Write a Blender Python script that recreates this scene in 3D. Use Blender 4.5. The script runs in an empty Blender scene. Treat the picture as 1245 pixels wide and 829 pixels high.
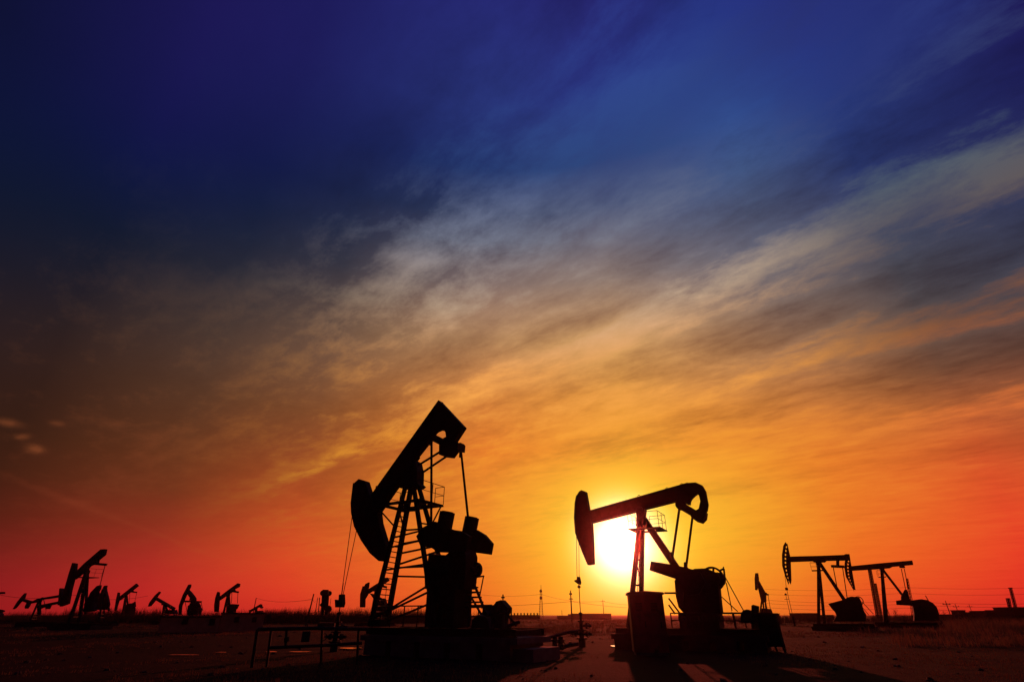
import bpy, bmesh, math, random
from mathutils import Vector, Matrix
random.seed(7)
S = bpy.context.scene
COL = S.collection
PITCH = math.radians(28.14); F = 622.5; CAMZ = 1.6
cP, sP = math.cos(PITCH), math.sin(PITCH)
SUN_AZ, SUN_EL = 11.4, 6.5           # degrees, azimuth clockwise from +Y

# ------------------------------------------------------------------ camera
cam = bpy.data.cameras.new('camera'); co = bpy.data.objects.new('camera', cam); COL.objects.link(co)
co.location = (0, 0, CAMZ); co.rotation_euler = (math.pi/2 + PITCH, 0, 0)
cam.sensor_width = 36; cam.lens = 18; cam.clip_end = 20000; cam.clip_start = .05
S.camera = co

def ray(px, py):
    u = (px-622.5)/F; v = (414.5-py)/F
    return Vector((u, cP - v*sP, sP + v*cP))

# ------------------------------------------------------------------ node helpers
def lin(c):
    return tuple(((x/255.)/12.92 if x/255. <= .04045 else ((x/255.+.055)/1.055)**2.4) for x in c)

class NT:
    def __init__(s, nt): s.nt = nt; s.n = nt.nodes; s.l = nt.links
    def node(s, t, **k):
        o = s.n.new(t)
        for a, b in k.items(): setattr(o, a, b)
        return o
    def _in(s, sock, v):
        if isinstance(v, bpy.types.NodeSocket): s.l.new(v, sock)
        else: sock.default_value = v
    def math(s, op, a, b=None, c=None, clamp=False):
        o = s.node('ShaderNodeMath', operation=op, use_clamp=clamp); s._in(o.inputs[0], a)
        if b is not None: s._in(o.inputs[1], b)
        if c is not None: s._in(o.inputs[2], c)
        return o.outputs[0]
    def maprange(s, v, a, b, c=0., d=1., smooth=False):
        o = s.node('ShaderNodeMapRange', interpolation_type='SMOOTHSTEP' if smooth else 'LINEAR')
        s._in(o.inputs[0], v)
        for i, x in enumerate((a, b, c, d)): s._in(o.inputs[1+i], x)
        return o.outputs[0]
    def ramp(s, v, stops, interp='LINEAR'):
        o = s.node('ShaderNodeValToRGB'); r = o.color_ramp; r.interpolation = interp
        while len(r.elements) < len(stops): r.elements.new(.5)
        for e, (p, c) in zip(r.elements, stops):
            e.position = p; e.color = (c[0], c[1], c[2], 1) if not isinstance(c, (int, float)) else (c, c, c, 1)
        s._in(o.inputs[0], v); return o.outputs[0]
    def mix(s, f, a, b, mode='MIX'):
        o = s.node('ShaderNodeMix', data_type='RGBA', blend_type=mode, clamp_factor=True)
        s._in(o.inputs[0], f)
        for i, x in ((6, a), (7, b)):
            if isinstance(x, tuple) and len(x) == 3: x = x + (1,)
            s._in(o.inputs[i], x)
        return o.outputs[2]
    def noise(s, vec, scale, detail=5, rough=.55, dist=0., lac=2.):
        o = s.node('ShaderNodeTexNoise'); s.l.new(vec, o.inputs['Vector'])
        for k, v in (('Scale', scale), ('Detail', detail), ('Roughness', rough), ('Distortion', dist), ('Lacunarity', lac)): o.inputs[k].default_value = v
        return o.outputs[0]
    def xyz(s, x, y, z=0.):
        o = s.node('ShaderNodeCombineXYZ')
        for i, v in enumerate((x, y, z)): s._in(o.inputs[i], v)
        return o.outputs[0]

# ------------------------------------------------------------------ sky
TX = [20, 200, 400, 600, 750, 900, 1050, 1200]
TY = [20, 110, 200, 270, 330, 380, 420, 470, 500, 550, 600, 650, 700, 745]
TC = '''
13,16,52 26,20,80 30,26,92 40,44,122 36,32,102 38,50,130 36,42,120 28,24,85
11,18,52 22,20,78 26,28,88 40,52,122 38,48,125 40,72,145 36,48,115 24,24,85
10,20,46 14,20,68 18,26,72 30,46,100 48,66,118 62,85,132 34,46,100 30,42,85
14,20,38 14,24,50 24,34,62 48,58,85 85,92,118 84,92,118 62,70,96 44,58,80
28,24,34 26,28,42 46,46,58 110,100,105 140,125,120 110,104,112 84,80,88 38,46,60
38,25,28 38,32,36 84,68,62 165,128,102 185,145,108 150,120,100 95,82,80 52,48,54
42,25,22 56,40,36 110,80,62 190,140,92 215,160,95 175,125,85 125,92,72 82,64,58
48,24,18 68,42,30 126,80,50 208,130,62 222,148,64 200,128,66 170,105,60 120,70,45
46,25,15 74,44,28 132,76,40 218,128,50 230,148,52 222,134,50 205,115,48 170,82,42
60,28,14 94,48,24 150,74,34 230,122,36 237,150,36 235,136,34 225,115,38 210,85,38
70,28,14 112,48,24 184,80,32 235,138,36 239,176,32 237,158,34 232,110,32 225,75,36
92,27,18 150,46,28 218,82,34 236,134,33 241,190,28 238,162,30 236,108,30 232,66,36
122,26,28 190,44,38 236,76,36 236,122,32 240,180,32 238,148,32 238,98,30 230,50,36
148,26,30 205,40,38 222,52,38 236,110,36 240,180,36 238,130,34 236,72,38 218,34,38'''
TC = [[lin(tuple(int(q) for q in c.split(','))) for c in r.split()] for r in TC.strip().split('\n')]
def tone(az, el):
    """measured tone of the evening sky in a direction"""
    a, e = math.radians(az), math.radians(el)
    d = Vector((math.sin(a)*math.cos(e), math.cos(a)*math.cos(e), math.sin(e)))
    fw = d.y*cP + d.z*sP; up = -d.y*sP + d.z*cP
    fw = max(fw, .15)
    px = 622.5 + F*d.x/fw; py = 414.5 - F*up/fw
    def loc(v, T):
        v = min(max(v, T[0]), T[-1])
        for i in range(len(T)-1):
            if v <= T[i+1]: return i, (v-T[i])/(T[i+1]-T[i])
    i, fx = loc(px, TX); j, fy = loc(py, TY)
    return tuple((TC[j][i][k]*(1-fx)+TC[j][i+1][k]*fx)*(1-fy)+(TC[j+1][i][k]*(1-fx)+TC[j+1][i+1][k]*fx)*fy for k in range(3))

W = bpy.data.worlds.new('World'); S.world = W; W.use_nodes = True
w = NT(W.node_tree); w.n.clear()
tc = w.node('ShaderNodeTexCoord').outputs['Generated']
nrm = w.node('ShaderNodeVectorMath', operation='NORMALIZE'); w.l.new(tc, nrm.inputs[0]); D = nrm.outputs[0]
sep = w.node('ShaderNodeSeparateXYZ'); w.l.new(D, sep.inputs[0]); X, Y, Z = sep.outputs
Zc = w.math('MAXIMUM', Z, 0.0)
el = w.math('DIVIDE', w.math('MULTIPLY', w.math('ARCSINE', Zc), 180/math.pi), 75., clamp=True)
az = w.math('MULTIPLY', w.math('ARCTAN2', X, Y), 180/math.pi)
AZ = [-60, -45, -33, -22, -11, -3, 5, 13, 22, 32, 43, 60]
ELS = [0, 2, 4.5, 7, 10, 13, 16, 19, 22, 25, 28, 31, 34.5, 38, 42, 47, 53, 62, 75]
basec = None
for i, a in enumerate(AZ):
    r = w.ramp(el, [(e/75., tone(a, e)) for e in ELS])
    basec = r if basec is None else w.mix(w.maprange(az, AZ[i-1], a), basec, r)
# the side of the sky behind the camera falls into dusk
absaz = w.math('ABSOLUTE', az)
dusk = w.ramp(el, [(0, lin((44, 12, 20))), (.2, lin((28, 12, 20))), (.6, lin((12, 12, 34))), (1, lin((12, 12, 40)))])
basec = w.mix(w.maprange(absaz, 62, 120, smooth=True), basec, dusk)

# high cirrus sheet: streets of cloud all running the same way over the plain
q = w.math('DIVIDE', 1., w.math('ADD', Zc, .06))
cx, cy = w.math('MULTIPLY', X, q), w.math('MULTIPLY', Y, q)
SA = math.radians(-47.6)
along = w.math('ADD', w.math('MULTIPLY', cx, math.sin(SA)), w.math('MULTIPLY', cy, math.cos(SA)))
across = w.math('SUBTRACT', w.math('MULTIPLY', cx, math.cos(SA)), w.math('MULTIPLY', cy, math.sin(SA)))
flat = w.xyz(along, across)
big = w.noise(w.xyz(w.math('MULTIPLY', along, .8), across), 1.3, 3, .5)
fine = w.noise(w.xyz(w.math('MULTIPLY', along, .55), across, 3.), 2.8, 9, .6, .25)
wisp = w.noise(w.xyz(w.math('MULTIPLY', along, .45), across, 9.), 8., 8, .62, .3)
mott = w.noise(w.xyz(w.math('MULTIPLY', along, .6), w.math('MULTIPLY', across, 1.0), 20.), 6.5, 10, .70, .2)
warp = w.math('MULTIPLY_ADD', w.math('SUBTRACT', big, .5), .38, w.math('MULTIPLY', w.math('SUBTRACT', fine, .5), .30))
ac2 = w.math('ADD', across, warp)
# how thick the sheet is across its streets (0 .. 5 units)
bands = [(-.5, .35), (.35, .42), (.55, .52), (.72, .66), (.95, .58), (1.12, .36), (1.26, .40), (1.38, .68), (1.5, .62), (1.62, .38), (1.75, .36), (1.92, .58),
         (2.12, .64), (2.28, .38), (2.45, .36), (2.7, .50), (3.0, .64), (3.3, .52), (3.6, .40), (4.0, .52), (4.5, .5), (5.5, .5)]
bd = w.ramp(w.math('DIVIDE', w.math('ADD', ac2, .5), 6., clamp=True), [((p+.5)/6., v) for p, v in bands], 'EASE')
bd = w.math('MULTIPLY', w.math('SUBTRACT', bd, .5), w.maprange(along, .9, 2., 1.7, .7, True))
tex = w.math('ADD', w.math('MULTIPLY', w.math('SUBTRACT', fine, .5), 1.15), w.math('MULTIPLY', w.math('SUBTRACT', wisp, .5), .8))
tex = w.math('ADD', tex, w.math('MULTIPLY', w.math('SUBTRACT', mott, .5), w.maprange(el, .16, .30, .8, 1.35, True)))
# less cloud overhead on the left, calmer air close to the horizon
calm = w.math('MULTIPLY', w.maprange(el, .02, .24, .22, 1., True), w.maprange(across, -.1, .75, .3, 1., True))
dens = w.math('MULTIPLY', w.math('ADD', bd, tex), calm)
dens = w.math('MULTIPLY', dens, w.maprange(az, -36, -8, .42, 1., True))
def gauss(v, s_): return w.math('POWER', 2.718, w.math('MULTIPLY', w.math('POWER', w.math('DIVIDE', v, s_), 2.), -1.))
# an old vapour trail low on the left, and the long lone streak above it
tr = w.math('ADD', w.math('ADD', w.math('MULTIPLY', along, -.677), w.math('MULTIPLY', across, .736)), w.math('MULTIPLY_ADD', w.math('SUBTRACT', big, .5), .25, 2.76))
trail = w.math('MULTIPLY', gauss(tr, .07), w.math('MULTIPLY', w.maprange(along, 3.9, 4.9, 0., .10, True), w.maprange(across, 1.3, 3.2, 1., 0., True)))
st = w.math('SUBTRACT', across, w.math('MULTIPLY_ADD', w.math('SUBTRACT', fine, .5), .35, 1.50))
streak = w.math('MULTIPLY', gauss(st, .085), w.math('MULTIPLY', w.maprange(along, 1.5, 2.2, 0., .36, True), w.maprange(along, 3.0, 4.2, 1., 0., True)))
streak = w.math('MULTIPLY', streak, w.maprange(wisp, .35, .6, .3, 1.))
dens = w.math('ADD', w.math('ADD', dens, trail), streak)
up_ = w.math('MULTIPLY', w.math('MAXIMUM', dens, 0.), 1.9, clamp=True)
dn_ = w.math('MULTIPLY', w.math('MAXIMUM', w.math('MULTIPLY', dens, -1.), 0.), 1.7, clamp=True)
cl_near = w.ramp(el, [(0, lin((250, 120, 40))), (.12, lin((250, 172, 34))), (.22, lin((248, 158, 44))), (.33, lin((244, 166, 86))), (.42, lin((196, 168, 140))),
                      (.52, lin((120, 125, 142))), (.62, lin((44, 70, 124))), (.8, lin((48, 66, 150))), (1, lin((40, 50, 120)))])
cl_far = w.ramp(el, [(0, lin((200, 45, 38))), (.1, lin((140, 56, 32))), (.22, lin((140, 76, 42))), (.32, lin((112, 78, 54))), (.42, lin((62, 56, 60))),
                     (.55, lin((26, 40, 80))), (.8, lin((28, 30, 90))), (1, lin((30, 30, 90)))])
cl_right = w.ramp(el, [(0, lin((235, 60, 40))), (.12, lin((240, 110, 44))), (.22, lin((226, 118, 56))), (.3, lin((128, 80, 56))), (.38, lin((104, 84, 76))),
                       (.48, lin((78, 92, 108))), (.6, lin((42, 54, 120))), (.8, lin((34, 40, 110))), (1, lin((30, 30, 90)))])
clc = w.mix(w.maprange(az, -38, -2, smooth=True), cl_far, cl_near)
clc = w.mix(w.maprange(az, 22, 46, smooth=True), clc, cl_right)
sky = w.mix(up_, basec, clc)
sky = w.mix(w.math('MULTIPLY', dn_, .75), sky, w.mix(1., sky, (.44, .35, .38), 'MULTIPLY'))
# four small torn puffs low on the left
puff = None
elr = w.math('MULTIPLY', el, 75.)
for ppx, ppy, wa, we, k_ in ((9, 514, .8, .25, .8), (69, 515, .5, .22, .5), (29, 531, .4, .24, .7), (42, 546, .6, .28, 1.)):
    r0 = ray(ppx, ppy); a0 = math.degrees(math.atan2(r0.x, r0.y)); e0 = math.degrees(math.atan2(r0.z, math.hypot(r0.x, r0.y)))
    da = w.math('MULTIPLY_ADD', w.math('SUBTRACT', wisp, .5), 1.6, w.math('SUBTRACT', az, a0)); de = w.math('MULTIPLY_ADD', w.math('SUBTRACT', mott, .5), .7, w.math('SUBTRACT', elr, e0))
    g_ = w.math('MULTIPLY', w.math('MULTIPLY', gauss(da, wa), gauss(de, we)), k_); puff = g_ if puff is None else w.math('ADD', puff, g_)
sky = w.mix(w.math('MULTIPLY', puff, .34, clamp=True), sky, lin((168, 88, 48)))
# glow of the low sun behind thin cloud, and the sun itself
a_, e_ = math.radians(SUN_AZ), math.radians(SUN_EL)
SD = (math.sin(a_)*math.cos(e_), math.cos(a_)*math.cos(e_), math.sin(e_))
dt = w.node('ShaderNodeVectorMath', operation='DOT_PRODUCT'); w.l.new(D, dt.inputs[0]); dt.inputs[1].default_value = SD
ang = w.math('MULTIPLY', w.math('ARCCOSINE', w.math('MINIMUM', dt.outputs['Value'], .9999999)), 180/math.pi)
g1 = w.math('POWER', 2.718, w.math('MULTIPLY', w.math('POWER', w.math('DIVIDE', ang, 4.8), 2.), -1.))
g2 = w.math('POWER', 2.718, w.math('MULTIPLY', w.math('POWER', w.math('DIVIDE', ang, 2.75), 2.), -1.))
g0 = w.math('POWER', 2.718, w.math('MULTIPLY', w.math('POWER', w.math('DIVIDE', ang, 11.), 2.), -1.))
def scaled(c, f):
    o = w.node('ShaderNodeVectorMath', operation='SCALE'); o.inputs[0].default_value = c; w._in(o.inputs['Scale'], f); return o.outputs[0]
sky = w.mix(1., sky, scaled((.03, .05, 0.), g0), 'ADD')
sky = w.mix(1., sky, scaled((.08, .50, .0), g1), 'ADD')
sky = w.mix(1., sky, scaled((2.2, 2.1, 2.0), g2), 'ADD')
bg = w.node('ShaderNodeBackground'); w.l.new(sky, bg.inputs[0]); bg.inputs[1].default_value = 1.
# a trace of the physical sky under the graded dusk colours
nish = w.node('ShaderNodeTexSky', sky_type='NISHITA', sun_disc=False)
nish.sun_elevation = e_; nish.sun_rotation = a_; nish.dust_density = 6.
bg2 = w.node('ShaderNodeBackground'); w.l.new(nish.outputs[0], bg2.inputs[0]); bg2.inputs[1].default_value = .0012
ad = w.node('ShaderNodeAddShader'); w.l.new(bg.outputs[0], ad.inputs[0]); w.l.new(bg2.outputs[0], ad.inputs[1])
wo = w.node('ShaderNodeOutputWorld'); w.l.new(ad.outputs[0], wo.inputs[0])

sl = bpy.data.lights.new('sun', 'SUN'); so = bpy.data.objects.new('sun', sl); COL.objects.link(so)
sl.energy = 2.1; sl.angle = math.radians(.6); sl.color = (1., .11, .06)
so.rotation_euler = Vector(SD).to_track_quat('Z', 'Y').to_euler(); so.location = (0, 0, 60)

S.view_settings.view_transform = 'Standard'; S.view_settings.look = 'None'
S.view_settings.exposure = 0; S.view_settings.gamma = 1; S.view_settings.use_curve_mapping = False
S.cycles.max_bounces = 4; S.cycles.diffuse_bounces = 2; S.cycles.glossy_bounces = 2; S.cycles.transmission_bounces = 2
S.cycles.volume_bounces = 0; S.cycles.use_denoising = True
S.cycles.caustics_reflective = False; S.cycles.caustics_refractive = False

# ------------------------------------------------------------------ materials
def material(name, col, rough=.8, metal=0., var=.25, scale=6., bump=.15, spec=.3, second=None):
    m = bpy.data.materials.new(name); m.use_nodes = True; n = NT(m.node_tree)
    b = m.node_tree.nodes['Principled BSDF']
    t = n.node('ShaderNodeTexCoord').outputs['Object']
    a = n.noise(t, scale, 6, .6); c = n.noise(t, scale*7, 4, .6)
    dark = tuple(x*(1-var) for x in col); light = tuple(min(1, x*(1+var)) for x in col)
    base = n.mix(n.maprange(a, .35, .65), dark, light)
    if second:                                   # rust / dirt in patches of its own shape
        base = n.mix(n.maprange(n.noise(t, scale*.8, 8, .7), .56, .66), base, second)
    n.l.new(base, b.inputs['Base Color'])
    n.l.new(n.maprange(c, .3, .7, max(0, rough-.1), min(1, rough+.1)), b.inputs['Roughness'])
    b.inputs['Metallic'].default_value = metal; b.inputs['Specular IOR Level'].default_value = spec
    if bump:
        bp = n.node('ShaderNodeBump'); bp.inputs['Strength'].default_value = bump; bp.inputs['Distance'].default_value = .02
        n.l.new(c, bp.inputs['Height']); n.l.new(bp.outputs[0], b.inputs['Normal'])
    return m
M = {}
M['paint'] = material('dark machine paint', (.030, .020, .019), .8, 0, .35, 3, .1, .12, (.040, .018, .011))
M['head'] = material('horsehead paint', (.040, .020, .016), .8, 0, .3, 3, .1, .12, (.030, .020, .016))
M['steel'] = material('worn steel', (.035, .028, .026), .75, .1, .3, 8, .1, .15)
M['cable'] = material('greasy wire rope', (.03, .028, .026), .6, .3, .2, 30, 0, .3)
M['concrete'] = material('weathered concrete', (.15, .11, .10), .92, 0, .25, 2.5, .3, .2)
M['gap'] = material('dark old concrete', (.055, .043, .038), .95, 0, .25, 2.5, .3, .2)  # darker concrete tone for all footings but the biggest pumpjack's
M['brick'] = material('plastered brick wall', (.40, .22, .16), .9, 0, .2, 1.5, .2, .1)
M['works'] = material('dark works wall', (.06, .04, .035), .9, 0, .25, 1.5, .1, .1)  # dark base tone, so the far works stand out on the skyline
M['roof'] = material('roof sheet', (.05, .038, .033), .85, 0, .25, 1.5, .1, .2)
M['glass'] = material('dark window', (.02, .02, .02), .35, 0, .2, 2, 0, .4)
M['cabinet'] = material('enamel with flare red', (.24, .05, .045), .6, 0, .25, 2, .08, .3, (.09, .04, .025))  # red flare of the sun put into the enamel's own colour
M['wood'] = material('grey pole wood', (.07, .055, .045), .9, 0, .3, 6, .2, .2)
M['bark'] = material('winter bark', (.055, .038, .028), .95, 0, .3, 6, .1, .1)
M['straw'] = material('dry winter grass', (.16, .10, .055), .95, 0, .35, .6, 0, .1)
M['reed'] = material('dry reeds', (.20, .13, .07), .95, 0, .3, .6, 0, .1)

for k, c_ in (('straw', (.30, .16, .08)), ('reed', (.42, .24, .13))):      # thin dry blades let the low sun through
    nt_ = M[k].node_tree; tr_ = nt_.nodes.new('ShaderNodeBsdfTranslucent'); tr_.inputs[0].default_value = c_+(1,)
    mx_ = nt_.nodes.new('ShaderNodeMixShader'); mx_.inputs[0].default_value = .16; out_ = nt_.nodes['Material Output']
    nt_.links.new(nt_.nodes['Principled BSDF'].outputs[0], mx_.inputs[1]); nt_.links.new(tr_.outputs[0], mx_.inputs[2]); nt_.links.new(mx_.outputs[0], out_.inputs['Surface'])
# ------------------------------------------------------------------ mesh building
class MB:
    def __init__(s): s.b = bmesh.new()
    def hexa(s, P):
        v = [s.b.verts.new(p) for p in P]
        for f in ((0,3,2,1), (4,5,6,7), (0,1,5,4), (1,2,6,5), (2,3,7,6), (3,0,4,7)): s.b.faces.new([v[i] for i in f])
    def box(s, x0, x1, y0, y1, z0, z1):
        s.hexa([(x0,y0,z0),(x1,y0,z0),(x1,y1,z0),(x0,y1,z0),(x0,y0,z1),(x1,y0,z1),(x1,y1,z1),(x0,y1,z1)])
    def bar(s, p, q, w=.1, h=None, up=(0, 1, 0), w2=None):
        """square-section bar; w across the 'up' axis cross product, h along it"""
        p, q = Vector(p), Vector(q); d = (q-p)
        if d.length < 1e-6: return
        d.normalize(); u = Vector(up)
        if abs(d.dot(u)) > .95: u = Vector((1, 0, 0))
        a = d.cross(u).normalized(); c = a.cross(d).normalized()
        h = w if h is None else h; w2 = w if w2 is None else w2; h2 = h*w2/w
        P = [p-a*w/2-c*h/2, p+a*w/2-c*h/2, p+a*w/2+c*h/2, p-a*w/2+c*h/2, q-a*w2/2-c*h2/2, q+a*w2/2-c*h2/2, q+a*w2/2+c*h2/2, q-a*w2/2+c*h2/2]
        s.hexa(P)
    def ibeam(s, p, q, w, h, th=.03, up=(0, 1, 0)):
        """H-section bar: two flanges and a web"""
        p, q = Vector(p), Vector(q); d = (q-p).normalized(); u = Vector(up)
        if abs(d.dot(u)) > .95: u = Vector((1, 0, 0))
        a = d.cross(u).normalized(); o = a*(w/2-th/2)
        s.bar(p+o, q+o, th, h, up); s.bar(p-o, q-o, th, h, up); s.bar(p, q, w-th*2-.004, th, up)
    def tube(s, p, q, r, n=8, r2=None):
        p, q = Vector(p), Vector(q); d = q-p
        if d.length < 1e-6: return
        d.normalize(); u = Vector((0, 0, 1)) if abs(d.z) < .9 else Vector((1, 0, 0))
        a = d.cross(u).normalized(); c = d.cross(a); r2 = r if r2 is None else r2
        A = [s.b.verts.new(p+(a*math.cos(i*2*math.pi/n)+c*math.sin(i*2*math.pi/n))*r) for i in range(n)]
        B = [s.b.verts.new(q+(a*math.cos(i*2*math.pi/n)+c*math.sin(i*2*math.pi/n))*r2) for i in range(n)]
        for i in range(n): s.b.faces.new([A[i], A[(i+1)%n], B[(i+1)%n], B[i]])
        s.b.faces.new(A[::-1]); s.b.faces.new(B)
    def path(s, pts, r, n=8):
        for a, b in zip(pts, pts[1:]): s.tube(a, b, r, n)
    def disc(s, c, r, t0, t1, n=28):
        s.tube((c[0], t0, c[1]), (c[0], t1, c[1]), r, n)
    def ring(s, c, r, t, w=.05, n=24, a0=0., a1=2*math.pi, th=.05):
        """hoop standing in the s-z plane"""
        P = [(c[0]+r*math.cos(a0+(a1-a0)*i/n), t, c[1]+r*math.sin(a0+(a1-a0)*i/n)) for i in range(n+1)]
        for a, b in zip(P, P[1:]): s.bar(a, b, w, th)
    def prism(s, pts, t0, t1):
        """outline of (s, z) points given real thickness between t0 and t1"""
        A = [s.b.verts.new((x, t0, z)) for x, z in pts]; B = [s.b.verts.new((x, t1, z)) for x, z in pts]
        n = len(pts)
        for i in range(n): s.b.faces.new([A[i], A[(i+1)%n], B[(i+1)%n], B[i]])
        s.b.faces.new(A[::-1]); s.b.faces.new(B)
    def build(s, name, mat, parent=None, smooth=False):
        bmesh.ops.recalc_face_normals(s.b, faces=s.b.faces)
        me = bpy.data.meshes.new(name); s.b.to_mesh(me); s.b.free()
        me.materials.append(M[mat] if isinstance(mat, str) else mat)
        if smooth:
            for p in me.polygons: p.use_smooth = True
        o = bpy.data.objects.new(name, me); COL.objects.link(o)
        if parent: o.parent = parent
        return o

def tag(o, label=None, cat=None, group=None, kind=None):
    for k, v in (('label', label), ('category', cat), ('group', group), ('kind', kind)):
        if v: o[k] = v
    return o
def ground_x(px, Y, z=0.):
    return (px-622.5)/F*(Y*cP+(z-CAMZ)*sP)

class Rig:
    """a thing standing on the plain, with a vertical work plane through it"""
    def __init__(s, name, label, cat, px, Y, yaw=0., group=None, z=0.):
        s.o = bpy.data.objects.new(name, None); COL.objects.link(s.o); tag(s.o, label, cat, group)
        s.o.empty_display_size = .3
        s.r = Vector((ground_x(px, Y, z), Y, z)); s.a = math.radians(yaw)
        s.o.location = s.r; s.o.rotation_euler = (0, 0, s.a)
        s.es = Vector((math.cos(s.a), math.sin(s.a), 0)); s.et = Vector((-math.sin(s.a), math.cos(s.a), 0))
    def P(s, px, py, t=0.):
        r = ray(px, py); c = Vector((0, 0, CAMZ))
        k = (t-(c-s.r).dot(s.et))/r.dot(s.et); w_ = c+r*k-s.r
        return Vector((w_.dot(s.es), t, w_.z))
    def Z(s, px, z, t=0.):
        u = (px-622.5)/F; ca, sa = math.cos(s.a), math.sin(s.a)
        A = s.r.x-t*sa; B = s.r.y+t*ca
        sv = (u*(B*cP+(z+s.r.z-CAMZ)*sP)-A)/(ca-u*sa*cP)
        return Vector((sv, t, z))
    def out(s, pts, t=0.):
        return [(p.x, p.z) for p in (s.P(x, y, t) for x, y in pts)]
    def m(s, npx):                       # metres covered by npx picture elements at this distance
        return npx*(s.r.y*cP)/F

def slab(rig, name, pts, t0, t1, mat='paint', parent=None, at=None):
    b = MB(); b.prism(rig.out(pts, (t0+t1)/2 if at is None else at), t0, t1)
    return b.build(name, mat, parent or rig.o)
def rail(b, pts, h, r=.022, mid=True, post=True):
    """handrail along a path of floor points"""
    up = Vector((0, 0, h))
    for p, q in zip(pts, pts[1:]):
        p, q = Vector(p), Vector(q); n = max(1, int(round((q-p).length/.8)))
        b.tube(p+up, q+up, r, 6)
        if mid: b.tube(p+up*.5, q+up*.5, r*.8, 6)
        if post:
            for i in range(n+1): c = p.lerp(q, i/n); b.tube(c, c+up, r, 6)

# ================================================================== the setting: ground
def fbm(x, y, seed=0):
    from mathutils import noise
    return noise.fractal(Vector((x, y, seed)), .9, 2.1, 5)
def ground_h(x, y):
    r = math.hypot(x, y)
    a = .05 + .10*min(1, max(0, (r-35)/60.)) + .25*min(1, max(0, (r-90)/200.))
    h = fbm(x*.22, y*.22, 3)*a*.9 + fbm(x*.03, y*.05, 8)*a*1.4
    return -abs(h)*(1 if r < 60 else .4) - .006
g = bmesh.new()
ys = [-40, -20, -8, 0, 4]; v = 7.
while v < 9000: ys.append(v); v *= 1.028 if v < 300 else 1.12
us = [i/70.-1 for i in range(141)]
rows = []
for y in ys:
    half = max(60, abs(y)*1.5+40)
    rows.append([g.verts.new((u*half, y, ground_h(u*half, y) if y > 0 else -.01)) for u in us])
for a, b in zip(rows, rows[1:]):
    for i in range(len(us)-1): g.faces.new([a[i], a[i+1], b[i+1], b[i]])
me = bpy.data.meshes.new('ground'); g.to_mesh(me); g.free()
for p in me.polygons: p.use_smooth = True
gm = bpy.data.materials.new('bare oilfield soil'); gm.use_nodes = True; n = NT(gm.node_tree); pb = gm.node_tree.nodes['Principled BSDF']
t = n.node('ShaderNodeTexCoord').outputs['Object']
mp = n.node('ShaderNodeMapping'); n.l.new(t, mp.inputs[0]); mp.inputs['Scale'].default_value = (1, .45, 1)
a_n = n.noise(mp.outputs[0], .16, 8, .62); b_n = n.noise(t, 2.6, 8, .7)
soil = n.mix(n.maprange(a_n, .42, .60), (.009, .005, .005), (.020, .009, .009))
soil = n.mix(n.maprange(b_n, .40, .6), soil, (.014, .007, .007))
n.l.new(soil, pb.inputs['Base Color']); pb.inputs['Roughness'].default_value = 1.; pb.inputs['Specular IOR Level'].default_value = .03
bp = n.node('ShaderNodeBump'); bp.inputs['Strength'].default_value = .8; bp.inputs['Distance'].default_value = .12
n.l.new(b_n, bp.inputs['Height']); n.l.new(bp.outputs[0], pb.inputs['Normal'])
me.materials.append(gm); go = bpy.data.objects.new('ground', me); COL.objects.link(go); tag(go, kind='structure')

# shallow puddles lying in the ruts
wm = bpy.data.materials.new('still muddy water'); wm.use_nodes = True; pb = wm.node_tree.nodes['Principled BSDF']
pb.inputs['Base Color'].default_value = (.02, .014, .012, 1); pb.inputs['Roughness'].default_value = .12; pb.inputs['IOR'].default_value = 1.33
wn = NT(wm.node_tree); bp = wn.node('ShaderNodeBump'); bp.inputs['Strength'].default_value = .25; bp.inputs['Distance'].default_value = .01
wn.l.new(wn.noise(wn.node('ShaderNodeTexCoord').outputs['Object'], 9, 3), bp.inputs['Height']); wn.l.new(bp.outputs[0], pb.inputs['Normal'])
def ground_pt(px, py, z=0.):
    r = ray(px, py); k = (z-CAMZ)/r.z; return Vector((r.x*k, r.y*k, z))
wb = bmesh.new()
for (x0, x1, py, hh) in [(414, 440, 787.3, .9), (352, 378, 791.6, .35), (324, 337, 791.6, .35), (742, 762, 784.8, .9), (757, 768, 763.5, .5), (203, 240, 795.3, .3), (262, 276, 792.3, .3),
                          (628, 646, 795.8, .4)]:
    N = 22; vs = []
    for i in range(N):
        a = i*2*math.pi/N; rr = 1+.25*math.sin(a*3+x0)*.6
        p = ground_pt((x0+x1)/2+(x1-x0)/2*math.cos(a)*rr, py-hh*math.sin(a)*rr, .006)
        vs.append(wb.verts.new(p))
    wb.faces.new(vs)
bmesh.ops.recalc_face_normals(wb, faces=wb.faces)
me = bpy.data.meshes.new('water'); wb.to_mesh(me); wb.free(); me.materials.append(wm)
wo_ = bpy.data.objects.new('water', me); COL.objects.link(wo_); tag(wo_, kind='structure')

PG = 'pumpjacks working across the oil field'
# ================================================================== near left pumpjack
A = Rig('pumpjack', 'biggest pumpjack, black, with bent tail beam tipped steeply and a ladder up its lattice post', 'pumpjack', 497, 28., -30, PG)
H = 1.12
b = MB(); b.prism(A.out([(454,603),(536,488),(565.6,519.6),(552,540.5),(544.5,533),(543.6,526),(541,523.2),(535.5,522.6),(530.5,525),(527.3,529),(522,537),(507,556),(461.5,622)]), -.17, .17)
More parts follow.
